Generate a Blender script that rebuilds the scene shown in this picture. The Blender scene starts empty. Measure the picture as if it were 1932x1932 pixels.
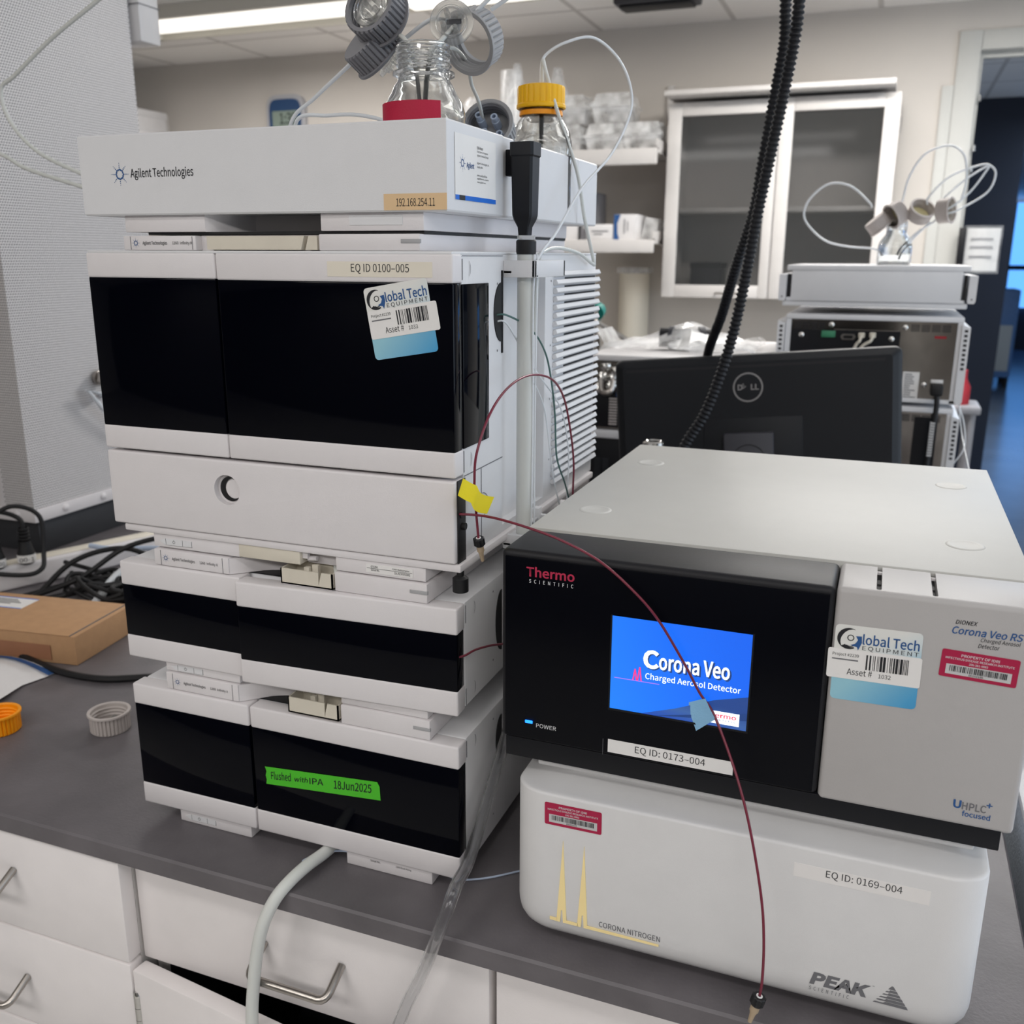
import bpy, bmesh, math, random
from mathutils import Vector, Matrix, noise as mnoise
random.seed(7)
S = bpy.context.scene
COL = S.collection
PI = math.pi
def V(*a): return Vector(a)
def lin(c):
    c /= 255.0
    return c/12.92 if c <= .04045 else ((c+.055)/1.055)**2.4
def rgb(r, g, b): return (lin(r), lin(g), lin(b), 1)

# ------------------------------------------------------------------ camera
cam_d = bpy.data.cameras.new('camera'); cam = bpy.data.objects.new('camera', cam_d); COL.objects.link(cam)
CAMP = V(.74435, -.75941, .62690); YAW, PITCH, ROLL = .36799, .26263, .00396
_f = V(-math.sin(YAW)*math.cos(PITCH), math.cos(YAW)*math.cos(PITCH), -math.sin(PITCH))
_r = V(math.cos(YAW), math.sin(YAW), 0); _u = _r.cross(_f)
_r2 = _r*math.cos(ROLL)+_u*math.sin(ROLL); _u2 = -_r*math.sin(ROLL)+_u*math.cos(ROLL)
cam.matrix_world = Matrix(((_r2.x, _u2.x, -_f.x, CAMP.x), (_r2.y, _u2.y, -_f.y, CAMP.y), (_r2.z, _u2.z, -_f.z, CAMP.z), (0, 0, 0, 1)))
cam_d.sensor_width = 36; cam_d.lens = 36*1800.5/1932; cam_d.clip_start = .02; cam_d.clip_end = 80
cam_d.dof.use_dof = True; cam_d.dof.focus_distance = .86; cam_d.dof.aperture_fstop = 9.0
S.camera = cam

# ------------------------------------------------------------------ world, lights, exposure
w = bpy.data.worlds.new('world'); S.world = w; w.use_nodes = True
w.node_tree.nodes['Background'].inputs[0].default_value = (.78, .88, 1, 1)
w.node_tree.nodes['Background'].inputs[1].default_value = .3
def area(name, loc, rot, sx, sy, power, col):
    d = bpy.data.lights.new(name, 'AREA'); d.shape = 'RECTANGLE'; d.size = sx; d.size_y = sy; d.energy = power; d.color = col
    o = bpy.data.objects.new(name, d); COL.objects.link(o); o.location = loc; o.rotation_euler = rot
    return o
WARM = (1, .972, .945)
LP = dict(aisle=5.4, behind=30.5, bench=4.4, back=48, day=37, hall=100)
area('ceiling_lamp_aisle', (-.25, -1.05, 1.585), (0, 0, 0), 1.2, .3, LP['aisle'], WARM)
area('ceiling_lamp_aisle_two', (1.55, -1.05, 1.585), (0, 0, 0), 1.2, .3, LP['aisle'], WARM)
area('added_fill_behind', (-.8, -2.3, 1.585), (0, 0, 0), 1.8, .6, LP['behind'], WARM)  # this pair is unseen fill, added for more frontal light
area('added_fill_behind_two', (1.6, -2.3, 1.585), (0, 0, 0), 1.8, .6, LP['behind'], WARM)
area('ceiling_lamp_bench', (1.15, .75, 1.585), (0, 0, 0), 1.2, .3, LP['bench'], (1, .975, .95))
area('ceiling_lamp_bench_two', (-1.0, 1.0, 1.585), (0, 0, 0), 1.2, .3, LP['bench']*.5, WARM)
area('ceiling_lamp_back', (-1.85, 2.88, 1.54), (0, 0, 0), 1.1, .2, LP['back']*.52, WARM)
area('ceiling_lamp_back_two', (.9, 2.6, 1.585), (0, 0, 0), 1.2, .3, LP['back'], (1, .97, .93))
area('daylight_side_windows', (3.4, .9, .55), (0, PI/2, 0), 1.6, 3.4, LP['day'], (.74, .86, 1))
area('hall_lamp', (2.4, 7.2, 1.5), (0, 0, 0), 1.2, 3.0, LP['hall'], (.70, .84, 1))
S.view_settings.view_transform = 'Standard'; S.view_settings.look = 'None'
S.view_settings.exposure = 0.0; S.view_settings.gamma = 1.0
S.view_settings.use_curve_mapping = False
S.cycles.caustics_reflective = False; S.cycles.caustics_refractive = False
S.cycles.max_bounces = 10; S.cycles.transmission_bounces = 8; S.cycles.transparent_max_bounces = 12
S.cycles.sample_clamp_indirect = 6

# ------------------------------------------------------------------ materials
MATS = {}
def P(name, col, rough=.5, metal=0, spec=.5, bump=0, bscale=400, vary=.03, vscale=30, trans=0, ior=1.45, alpha=1, emit=None, estr=1, coat=0):
    m = bpy.data.materials.new(name); m.use_nodes = True; nt = m.node_tree; b = nt.nodes['Principled BSDF']
    b.inputs['Roughness'].default_value = rough; b.inputs['Metallic'].default_value = metal
    b.inputs['Specular IOR Level'].default_value = spec; b.inputs['IOR'].default_value = ior
    b.inputs['Transmission Weight'].default_value = trans; b.inputs['Alpha'].default_value = alpha
    b.inputs['Coat Weight'].default_value = coat
    c = rgb(*col); tc = nt.nodes.new('ShaderNodeTexCoord')
    if vary:
        n = nt.nodes.new('ShaderNodeTexNoise'); n.inputs['Scale'].default_value = vscale; n.inputs['Detail'].default_value = 4
        nt.links.new(tc.outputs['Object'], n.inputs['Vector'])
        r = nt.nodes.new('ShaderNodeMapRange'); r.inputs['From Min'].default_value = .3; r.inputs['From Max'].default_value = .7
        r.inputs['To Min'].default_value = 1-vary; r.inputs['To Max'].default_value = 1+vary
        nt.links.new(n.outputs['Fac'], r.inputs['Value'])
        mx = nt.nodes.new('ShaderNodeVectorMath'); mx.operation = 'SCALE'; mx.inputs[0].default_value = c[:3]
        nt.links.new(r.outputs['Result'], mx.inputs['Scale']); nt.links.new(mx.outputs['Vector'], b.inputs['Base Color'])
    else: b.inputs['Base Color'].default_value = c
    if bump:
        n2 = nt.nodes.new('ShaderNodeTexNoise'); n2.inputs['Scale'].default_value = bscale; n2.inputs['Detail'].default_value = 2
        nt.links.new(tc.outputs['Object'], n2.inputs['Vector'])
        bp = nt.nodes.new('ShaderNodeBump'); bp.inputs['Strength'].default_value = bump; bp.inputs['Distance'].default_value = .002
        nt.links.new(n2.outputs['Fac'], bp.inputs['Height']); nt.links.new(bp.outputs['Normal'], b.inputs['Normal'])
    if emit:
        b.inputs['Emission Color'].default_value = rgb(*emit); b.inputs['Emission Strength'].default_value = estr
    MATS[name] = m
    return m
P('panel', (223, 219, 220), .42, bump=.06, bscale=900, vary=.012)
P('panel_cool', (220, 220, 222), .42, bump=.06, bscale=900, vary=.012)
P('cream', (214, 207, 192), .55, vary=.03)
P('smoke', (2, 3, 10), .06, spec=.13, vary=0)
P('seam', (24, 24, 28), .6, vary=0)
P('matt_black', (16, 17, 22), .45, spec=.35, vary=.05)
P('bezel', (32, 32, 35), .45, spec=.25, bump=.08, bscale=1200, vary=.03)
P('bezel_face', (3, 4, 11), .3, spec=.14, vary=.03)
P('cad_grey', (192, 191, 187), .5, bump=.05, bscale=900, vary=.012)
P('cad_panel', (178, 175, 174), .45, bump=.05, bscale=900, vary=.012)
P('gen_grey', (217, 216, 216), .42, bump=.05, bscale=1100, vary=.015)
P('ink', (28, 29, 34), .6, vary=0)
P('ink_blue', (40, 84, 140), .6, vary=0)
P('ink_grey', (110, 110, 114), .6, vary=0)
P('ink_white', (215, 215, 218), .6, vary=0)
P('ink_red', (178, 40, 74), .55, vary=0)
P('gold', (255, 232, 168), .42, vary=.02)  # pale yellow with the gold's bright reflection put into the colour
P('paper', (232, 230, 228), .6, vary=.01)
P('clear_label', (232, 229, 227), .5, vary=0)
P('paper_warm', (226, 219, 204), .6, vary=.01)
P('manila', (222, 190, 148), .6, vary=.03)
P('crimson', (170, 24, 68), .5, vary=.02)
P('barcode_grey', (196, 196, 196), .5, vary=.02)
P('card_blue', (10, 104, 206), .5, vary=.02)
P('green_tape', (76, 190, 40), .6, bump=.1, bscale=700, vary=.03)
P('yellow_tape', (240, 218, 8), .6, bump=.1, bscale=700, vary=.03)
P('blue_tape', (140, 190, 226), .6, bump=.15, bscale=600, vary=.04)
P('red_tape', (186, 24, 62), .6, bump=.1, bscale=600, vary=.04)
P('epoxy', (101, 97, 100), .42, spec=.45, bump=.12, bscale=260, vary=.16, vscale=14)
P('steel', (176, 170, 164), .28, metal=1, bump=.05, bscale=700, vary=.05)
P('chrome', (214, 212, 208), .1, metal=1, vary=0)
P('mirror_steel', (150, 144, 138), .16, metal=1, bump=.15, bscale=14, vary=.15, vscale=12)
P('casework', (237, 232, 231), .5, bump=.05, bscale=500, vary=.015)
P('wall_behind', (110, 108, 106), .8, vary=.02, vscale=3)
P('cabinet', (208, 204, 201), .5, bump=.05, bscale=500, vary=.015)
P('cabinet_dark', (40, 42, 46), .7, vary=.05)
P('kraft', (184, 144, 106), .75, bump=.1, bscale=350, vary=.05, vscale=60)
P('kraft_tape', (160, 112, 84), .5, vary=.05)
P('cap_orange', (250, 158, 14), .45, vary=.02)
P('cap_yellow', (246, 186, 8), .42, vary=.02)
P('cap_grey', (166, 166, 168), .5, vary=.02)
P('cap_dark', (128, 128, 133), .5, vary=.02)
P('cap_taupe', (186, 178, 174), .55, vary=.03)
P('liner', (214, 205, 160), .5, vary=.03)
P('peek_red', (116, 38, 56), .3, vary=.05)
P('tube_green', (70, 104, 100), .35, vary=.03)
P('tube_white', (222, 226, 230), .3, vary=.01)
P('tube_milk', (226, 228, 224), .25, trans=.12, ior=1.2, vary=.01)
P('tube_blue', (196, 210, 232), .3, trans=.08, ior=1.2, vary=.01)
P('clear', (250, 251, 252), .03, trans=1, ior=1.33, vary=0)
P('clear_soft', (235, 236, 234), .18, trans=.85, ior=1.25, vary=0)
P('glass', (250, 252, 252), 0.0, trans=1, ior=1.47, vary=0)
P('tan_peek', (176, 156, 130), .5, vary=.04)
P('rubber', (22, 22, 24), .55, vary=.03)
P('hose', (20, 21, 26), .45, spec=.4, vary=.03)
P('wall', (206, 200, 193), .8, bump=.03, bscale=120, vary=.015, vscale=3)
P('wall_navy', (42, 48, 62), .6, vary=.04, vscale=3)
P('door_metal', (190, 190, 186), .5, vary=.01)
P('dark_curb', (50, 51, 54), .5, vary=.05)
P('floor_room', (196, 194, 190), .4, spec=.4, bump=.03, bscale=14, vary=.05, vscale=2.5)
P('wall_plain', (206, 203, 198), .8, vary=.01, vscale=3)
P('floor', (96, 108, 126), .22, spec=.5, bump=.03, bscale=14, vary=.12, vscale=2.5)
P('monitor_black', (13, 16, 22), .5, spec=.4, bump=.05, bscale=1500, vary=.03)
P('monitor_grey', (58, 58, 64), .5, vary=.03)
P('badge', (150, 148, 148), .35, metal=.6, vary=.02)
P('white_box', (222, 220, 220), .5, vary=.02)
P('white_gloss', (226, 224, 224), .16, bump=.25, bscale=60, vary=.01)
P('clock_blue', (36, 68, 108), .5, vary=.03)
P('clock_silver', (176, 176, 180), .4, vary=.03)
P('lcd', (132, 146, 136), .4, vary=.02)
P('teal', (6, 120, 112), .45, vary=.03)
P('gland_green', (60, 130, 96), .5, vary=.05)
P('mesh_white', (196, 204, 214), .55, bump=.5, bscale=300, vary=.12, vscale=220)
P('blue_machine', (92, 128, 176), .5, vary=.1)
P('red_plastic', (150, 20, 34), .5, vary=.03)
P('lamp_white', (245, 242, 236), .5, emit=(255, 250, 240), estr=1.15, vary=0)
P('lamp_tray', (226, 222, 212), .5, vary=.01)
P('led_blue', (20, 60, 180), .4, emit=(30, 120, 255), estr=3.0, vary=0)
P('scr_white', (230, 240, 250), .4, emit=(232, 242, 250), estr=.95, vary=0)
P('scr_navy', (20, 40, 80), .4, emit=(34, 66, 128), estr=.8, vary=0)
P('scr_pink', (230, 60, 130), .4, emit=(226, 50, 120), estr=.85, vary=0)
P('scr_mauve', (150, 110, 240), .4, emit=(140, 110, 240), estr=.8, vary=0)
P('scr_red', (220, 40, 70), .4, emit=(206, 44, 76), estr=.8, vary=0)
P('window_sky', (150, 200, 250), .4, emit=(96, 168, 255), estr=1.5, vary=.35, vscale=1.2)
def thin_plastic(name, col, a, rough=.15):
    m = bpy.data.materials.new(name); m.use_nodes = True; nt = m.node_tree; b = nt.nodes['Principled BSDF']
    b.inputs['Base Color'].default_value = rgb(*col); b.inputs['Roughness'].default_value = rough
    tc = nt.nodes.new('ShaderNodeTexCoord'); n = nt.nodes.new('ShaderNodeTexNoise'); n.inputs['Scale'].default_value = 18
    nt.links.new(tc.outputs['Object'], n.inputs['Vector'])
    r = nt.nodes.new('ShaderNodeMapRange'); r.inputs['From Min'].default_value = .35; r.inputs['From Max'].default_value = .7
    r.inputs['To Min'].default_value = a*.5; r.inputs['To Max'].default_value = min(1, a*1.6)
    nt.links.new(n.outputs['Fac'], r.inputs['Value']); nt.links.new(r.outputs['Result'], b.inputs['Alpha'])
    MATS[name] = m
thin_plastic('film', (246, 246, 246), .5)
thin_plastic('film_thin', (235, 238, 240), .16)
def part_clear(name, f):
    nt = MATS[name].node_tree; b = nt.nodes['Principled BSDF']; o = nt.nodes['Material Output']
    t = nt.nodes.new('ShaderNodeBsdfTransparent'); m = nt.nodes.new('ShaderNodeMixShader'); m.inputs[0].default_value = f
    nt.links.new(b.outputs[0], m.inputs[1]); nt.links.new(t.outputs[0], m.inputs[2]); nt.links.new(m.outputs[0], o.inputs[0])
part_clear('glass', .12); part_clear('clear', .35); part_clear('clear_soft', .3)
def pane_mat():
    m = bpy.data.materials.new('pane'); m.use_nodes = True; nt = m.node_tree; b = nt.nodes['Principled BSDF']
    b.inputs['Base Color'].default_value = rgb(60, 62, 62); b.inputs['Roughness'].default_value = .06; b.inputs['Alpha'].default_value = .35
    MATS['pane'] = m
pane_mat()
def perforated():
    # staggered round holes in a white sheet, laid out in metres on each vertical face
    m = bpy.data.materials.new('perforated'); m.use_nodes = True; nt = m.node_tree; b = nt.nodes['Principled BSDF']
    b.inputs['Roughness'].default_value = .45
    N, L = nt.nodes, nt.links
    def math_(op, *a):
        n = N.new('ShaderNodeMath'); n.operation = op
        for i, x in enumerate(a):
            if isinstance(x, (int, float)): n.inputs[i].default_value = x
            else: L.new(x, n.inputs[i])
        return n.outputs[0]
    tc = N.new('ShaderNodeTexCoord'); sp = N.new('ShaderNodeSeparateXYZ'); L.new(tc.outputs['Object'], sp.inputs[0])
    u = math_('ADD', sp.outputs[0], sp.outputs[1]); v = sp.outputs[2]
    p = .0062; q = p*.866
    def cell(du, dv):
        a = math_('SUBTRACT', math_('FRACT', math_('ADD', math_('DIVIDE', u, p), du)), .5)
        c = math_('SUBTRACT', math_('FRACT', math_('ADD', math_('DIVIDE', v, 2*q), dv)), .5)
        return math_('ADD', math_('POWER', math_('MULTIPLY', a, p), 2), math_('POWER', math_('MULTIPLY', c, 2*q), 2))
    d = math_('SQRT', math_('MINIMUM', cell(0, 0), cell(.5, .5)))
    hole = math_('LESS_THAN', d, .00195)
    mx = N.new('ShaderNodeMix'); mx.data_type = 'RGBA'
    L.new(hole, mx.inputs[0]); mx.inputs[6].default_value = rgb(236, 233, 233); mx.inputs[7].default_value = rgb(60, 60, 63)
    L.new(mx.outputs[2], b.inputs['Base Color'])
    MATS['perforated'] = m
perforated()
def ceiling_mat():
    m = bpy.data.materials.new('ceiling_tile'); m.use_nodes = True; nt = m.node_tree; b = nt.nodes['Principled BSDF']
    b.inputs['Roughness'].default_value = .9; N, L = nt.nodes, nt.links
    def math_(op, *a):
        n = N.new('ShaderNodeMath'); n.operation = op
        for i, x in enumerate(a):
            if isinstance(x, (int, float)): n.inputs[i].default_value = x
            else: L.new(x, n.inputs[i])
        return n.outputs[0]
    tc = N.new('ShaderNodeTexCoord'); sp = N.new('ShaderNodeSeparateXYZ'); L.new(tc.outputs['Object'], sp.inputs[0])
    def line(c, off, per):
        f = math_('FRACT', math_('DIVIDE', math_('SUBTRACT', c, off), per))
        return math_('LESS_THAN', math_('MULTIPLY', math_('ABSOLUTE', math_('SUBTRACT', f, .5)), per), .011)
    g = math_('MAXIMUM', line(sp.outputs[0], .3, .594), line(sp.outputs[1], 3.72, .61))
    mx = N.new('ShaderNodeMix'); mx.data_type = 'RGBA'; L.new(g, mx.inputs[0])
    mx.inputs[6].default_value = rgb(242, 239, 236); mx.inputs[7].default_value = rgb(205, 201, 197)
    L.new(mx.outputs[2], b.inputs['Base Color'])
    n = N.new('ShaderNodeTexNoise'); n.inputs['Scale'].default_value = 150; L.new(tc.outputs['Object'], n.inputs['Vector'])
    bp = N.new('ShaderNodeBump'); bp.inputs['Strength'].default_value = .1; L.new(n.outputs['Fac'], bp.inputs['Height']); L.new(bp.outputs['Normal'], b.inputs['Normal'])
    MATS['ceiling_tile'] = m
ceiling_mat()
def grad_mat(name, stops, ang_u, ang_v, emit=0):
    # printed colour run across a flat label (Generated coordinates)
    m = bpy.data.materials.new(name); m.use_nodes = True; nt = m.node_tree; b = nt.nodes['Principled BSDF']; N, L = nt.nodes, nt.links
    b.inputs['Roughness'].default_value = .45
    tc = N.new('ShaderNodeTexCoord'); sp = N.new('ShaderNodeSeparateXYZ'); L.new(tc.outputs['Generated'], sp.inputs[0])
    a = N.new('ShaderNodeMath'); a.operation = 'MULTIPLY'; L.new(sp.outputs[0], a.inputs[0]); a.inputs[1].default_value = ang_u
    c = N.new('ShaderNodeMath'); c.operation = 'MULTIPLY_ADD'; L.new(sp.outputs[2], c.inputs[0]); c.inputs[1].default_value = ang_v; L.new(a.outputs[0], c.inputs[2])
    r = N.new('ShaderNodeValToRGB'); L.new(c.outputs[0], r.inputs[0])
    while len(r.color_ramp.elements) < len(stops): r.color_ramp.elements.new(.5)
    for e, (p, col) in zip(r.color_ramp.elements, stops): e.position = p; e.color = rgb(*col)
    if emit:
        b.inputs['Base Color'].default_value = (.01, .01, .02, 1)
        L.new(r.outputs[0], b.inputs['Emission Color']); b.inputs['Emission Strength'].default_value = emit
    else: L.new(r.outputs[0], b.inputs['Base Color'])
    MATS[name] = m
grad_mat('sticker_blue', [(0, (226, 226, 222)), (.3, (206, 218, 222)), (.55, (130, 190, 214)), (1, (24, 124, 190))], .62, -.5)
grad_mat('sticker_foot', [(0, (150, 200, 216)), (.5, (74, 158, 206)), (1, (14, 110, 184))], .6, -.3)
grad_mat('screen', [(0, (22, 132, 255)), (.5, (4, 110, 252)), (1, (2, 98, 240))], .7, .2, 1.0)
grad_mat('screen_sea', [(0, (14, 84, 210)), (.5, (66, 112, 186)), (1, (34, 78, 158))], .4, 1.2, .75)

# ------------------------------------------------------------------ mesh builder
try: FONT = bpy.data.fonts.load(bpy.utils.system_resource('DATAFILES', path='fonts')+'/Noto Sans CJK Regular.woff2')   # Blender's own interface face
except Exception: FONT = None
def basis(n):
    n = n.normalized(); a = V(0, 0, 1) if abs(n.z) < .9 else V(1, 0, 0)
    u = a.cross(n).normalized(); return u, n.cross(u)
def spline(pts, sub=8):
    pts = [Vector(p) for p in pts]
    if len(pts) < 3: return pts
    P_ = [pts[0]*2-pts[1]]+pts+[pts[-1]*2-pts[-2]]; out = []
    for i in range(1, len(P_)-2):
        a, b, c, d = P_[i-1:i+3]
        for k in range(sub):
            t = k/sub
            out.append(.5*((2*b)+(c-a)*t+(2*a-5*b+4*c-d)*t*t+(3*b-a-3*c+d)*t*t*t))
    out.append(pts[-1]); return out
class MB:
    def __init__(s): s.bm = bmesh.new()
    def _tag(s): s.n0 = len(s.bm.verts); return s.n0
    def box(s, x0, x1, y0, y1, z0, z1, bev=0, seg=2, M=None):
        t = bmesh.new(); bmesh.ops.create_cube(t, size=1)
        for v in t.verts: v.co = V(x0+(v.co.x+.5)*(x1-x0), y0+(v.co.y+.5)*(y1-y0), z0+(v.co.z+.5)*(z1-z0))
        if bev: bmesh.ops.bevel(t, geom=list(t.edges), offset=bev, segments=seg, profile=.5, affect='EDGES')
        if M: bmesh.ops.transform(t, matrix=M, verts=t.verts)
        me = bpy.data.meshes.new('t'); t.to_mesh(me); t.free(); s.bm.from_mesh(me); bpy.data.meshes.remove(me)
        return s
    def loft(s, loops, cap0=True, cap1=True, closed=True):
        rows = [[s.bm.verts.new(p) for p in L] for L in loops]; n = len(rows[0])
        for a, b in zip(rows, rows[1:]):
            for i in range(n if closed else n-1):
                j = (i+1) % n
                try: s.bm.faces.new((a[i], a[j], b[j], b[i]))
                except ValueError: pass
        if cap0 and n > 2: s.bm.faces.new(list(reversed(rows[0])))
        if cap1 and n > 2: s.bm.faces.new(rows[-1])
        return s
    def cyl(s, p0, p1, r0, r1=None, n=24, cap=True):
        p0, p1 = Vector(p0), Vector(p1); r1 = r0 if r1 is None else r1; u, v = basis(p1-p0)
        c = [(u*math.cos(2*PI*i/n)+v*math.sin(2*PI*i/n)) for i in range(n)]
        return s.loft([[p0+q*r0 for q in c], [p1+q*r1 for q in c]], cap, cap)
    def lathe(s, prof, o=(0, 0, 0), ax=(0, 0, 1), n=48, rib=None):
        # prof: [(radius, height)]; rib(k, angle) -> extra radius
        o = Vector(o); ax = Vector(ax).normalized(); u, v = basis(ax); L = []
        for k, (r, h) in enumerate(prof):
            row = []
            for i in range(n):
                a = 2*PI*i/n; rr = max(1e-5, r+(rib(k, i) if rib else 0)); row.append(o+ax*h+u*math.cos(a)*rr+v*math.sin(a)*rr)
            L.append(row)
        return s.loft(L, False, False)
    def tube(s, pts, r, n=10, sub=8, rf=None, sm=True, cap=True):
        p = spline(pts, sub) if sm else [Vector(q) for q in pts]
        t = (p[1]-p[0]).normalized(); u, v = basis(t); L = []; d = 0
        for i, q in enumerate(p):
            t2 = ((p[min(i+1, len(p)-1)]-p[max(i-1, 0)])).normalized()
            u = (u-t2*u.dot(t2)).normalized(); v = t2.cross(u)
            if i: d += (q-p[i-1]).length
            rr = rf(d) if rf else r
            L.append([q+(u*math.cos(2*PI*k/n)+v*math.sin(2*PI*k/n))*rr for k in range(n)])
        return s.loft(L, cap, cap)
    def pipe(s, pts, r, ri, n=16, sub=10):
        return s.tube(pts, r, n, sub, cap=False).tube(pts, ri, n, sub, cap=False)
    def prism(s, poly, o, u, v, d):
        # polygon in the u, v plane pushed along d
        o, u, v, d = Vector(o), Vector(u), Vector(v), Vector(d)
        a = [o+u*x+v*y for x, y in poly]
        return s.loft([a, [q+d for q in a]])
    def flat(s, poly, o, u, v):
        o, u, v = Vector(o), Vector(u), Vector(v)
        s.bm.faces.new([s.bm.verts.new(o+u*x+v*y) for x, y in poly]); return s
    def disc(s, c, u, v, r, n=20, r2=None, a0=0, a1=2*PI):
        c, u, v = Vector(c), Vector(u), Vector(v)
        if r2 is None: return s.flat([(r*math.cos(2*PI*i/n), r*math.sin(2*PI*i/n)) for i in range(n)], c, u, v)
        L = [[c+(u*math.cos(a0+(a1-a0)*i/n)+v*math.sin(a0+(a1-a0)*i/n))*q for q in (r2, r)] for i in range(n+1)]
        return s.loft(L, False, False, False)
    def text(s, txt, o, u, v, w, h, bold=0, shear=0, space=1):
        # lettering fitted to a box w x h whose lower left corner is o
        cu = bpy.data.curves.new('t', 'FONT'); cu.body = txt; cu.offset = bold*.38+.0011 if FONT else bold; cu.shear = shear; cu.space_character = space; cu.resolution_u = 3
        if FONT: cu.font = FONT
        ob = bpy.data.objects.new('t', cu); COL.objects.link(ob)
        me = bpy.data.meshes.new_from_object(ob.evaluated_get(bpy.context.evaluated_depsgraph_get()))
        xs = [q.co.x for q in me.vertices]; ys = [q.co.y for q in me.vertices]
        x0, y0 = min(xs), min(ys); kx = w/max(1e-6, max(xs)-x0); ky = h/max(1e-6, max(ys)-y0)
        o, u, v = Vector(o), Vector(u), Vector(v)
        for q in me.vertices: q.co = o+u*((q.co.x-x0)*kx)+v*((q.co.y-y0)*ky)
        s.bm.from_mesh(me); bpy.data.meshes.remove(me); bpy.data.objects.remove(ob); bpy.data.curves.remove(cu)
        return s
    def xf(s, M):
        bmesh.ops.transform(s.bm, matrix=M, verts=s.bm.verts); return s
    def obj(s, name, mat, parent=None, ang=32, sm=True, cut=None, norm=True):
        if norm: bmesh.ops.recalc_face_normals(s.bm, faces=s.bm.faces)
        me = bpy.data.meshes.new(name); s.bm.to_mesh(me); s.bm.free()
        if sm: me.shade_smooth(); me.set_sharp_from_angle(angle=math.radians(ang))
        me.materials.append(MATS[mat]); o = bpy.data.objects.new(name, me); COL.objects.link(o)
        if cut is not None:
            md = o.modifiers.new('b', 'BOOLEAN'); md.object = cut; md.operation = 'DIFFERENCE'; md.solver = 'EXACT'
            m2 = bpy.data.meshes.new_from_object(o.evaluated_get(bpy.context.evaluated_depsgraph_get()))
            o.modifiers.clear(); o.data = m2; m2.name = name; bpy.data.meshes.remove(me)
            if sm: m2.shade_smooth(); m2.set_sharp_from_angle(angle=math.radians(ang))
            m2.materials.clear(); m2.materials.append(MATS[mat])
        if parent is not None:
            base = ROOT.get(parent.name, V(0, 0, 0)); o.parent = parent; ROOT[o.name] = base
            if base.length: o.data.transform(Matrix.Translation(-base))
        return o
ROOT = {}
def thing(name, label, cat, loc=(0, 0, 0), group=None):
    o = bpy.data.objects.new(name, None); COL.objects.link(o); o.location = loc; o.empty_display_size = .05
    o['label'] = label; o['category'] = cat
    if group: o['group'] = group
    ROOT[o.name] = Vector(loc); return o
def tag(o, label, cat, group=None, kind=None):
    o['label'] = label; o['category'] = cat
    if group: o['group'] = group
    if kind: o['kind'] = kind
    # move the origin of a one-mesh thing onto its base
    xs = [v.co for v in o.data.vertices]; c = V(sum(q.x for q in xs)/len(xs), sum(q.y for q in xs)/len(xs), min(q.z for q in xs))
    if o.data.users == 1: o.data.transform(Matrix.Translation(-c)); o.location = c
    return o
def struct(o): o['kind'] = 'structure'; return o
def copy_tree(o, parent=None):
    c = o.copy(); COL.objects.link(c); c.parent = parent
    for ch in list(o.children): copy_tree(ch, c)
    return c
X, Y, Z = V(1, 0, 0), V(0, 1, 0), V(0, 0, 1)
def box(x0, x1, y0, y1, z0, z1, bev=0, seg=2): return MB().box(x0, x1, y0, y1, z0, z1, bev, seg)

# ------------------------------------------------------------------ the room
WY, CZ, FZ = 3.8, 1.612, -.914
struct(box(-5, 3.4, -3, WY, FZ-.05, FZ).obj('floor', 'floor_room', sm=False))
struct(box(-5, 3.4, -3, WY+.15, CZ, CZ+.05).obj('ceiling', 'ceiling_tile', sm=False))
wb = MB().box(-5, .985, WY, WY+.15, FZ, CZ).box(1.95, 3.4, WY, WY+.15, FZ, CZ).box(.985, 1.95, WY, WY+.15, 1.43, CZ)
struct(wb.obj('wall_back', 'wall', sm=False))
struct(box(-5.1, -5, -3, WY, FZ, CZ).obj('wall_left', 'wall_plain', sm=False))
struct(box(-5, 3.4, -3.1, -3, FZ, CZ).obj('wall_front', 'wall_behind', sm=False))
df = MB().box(.905, .990, WY-.015, WY+.16, FZ, 1.50, .004).box(1.945, 2.03, WY-.015, WY+.16, FZ, 1.50, .004).box(.99, 1.945, WY-.015, WY+.16, 1.425, 1.50, .004)
df.box(.986, 1.004, WY+.05, WY+.09, FZ, 1.43).box(1.004, 1.945, WY+.05, WY+.09, 1.405, 1.43)
dfo = struct(df.obj('door_1', 'door_metal'))
hg = MB()
for z in (1.25, 1.06, .98): hg.cyl((1.006, WY+.02, z-.012), (1.006, WY+.02, z+.012), .006)
hg.obj('strike_plate', 'chrome', dfo)
struct(box(.86, .905, WY-.012, WY, FZ, 1.3, .003).obj('trim_1', 'door_metal'))
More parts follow.
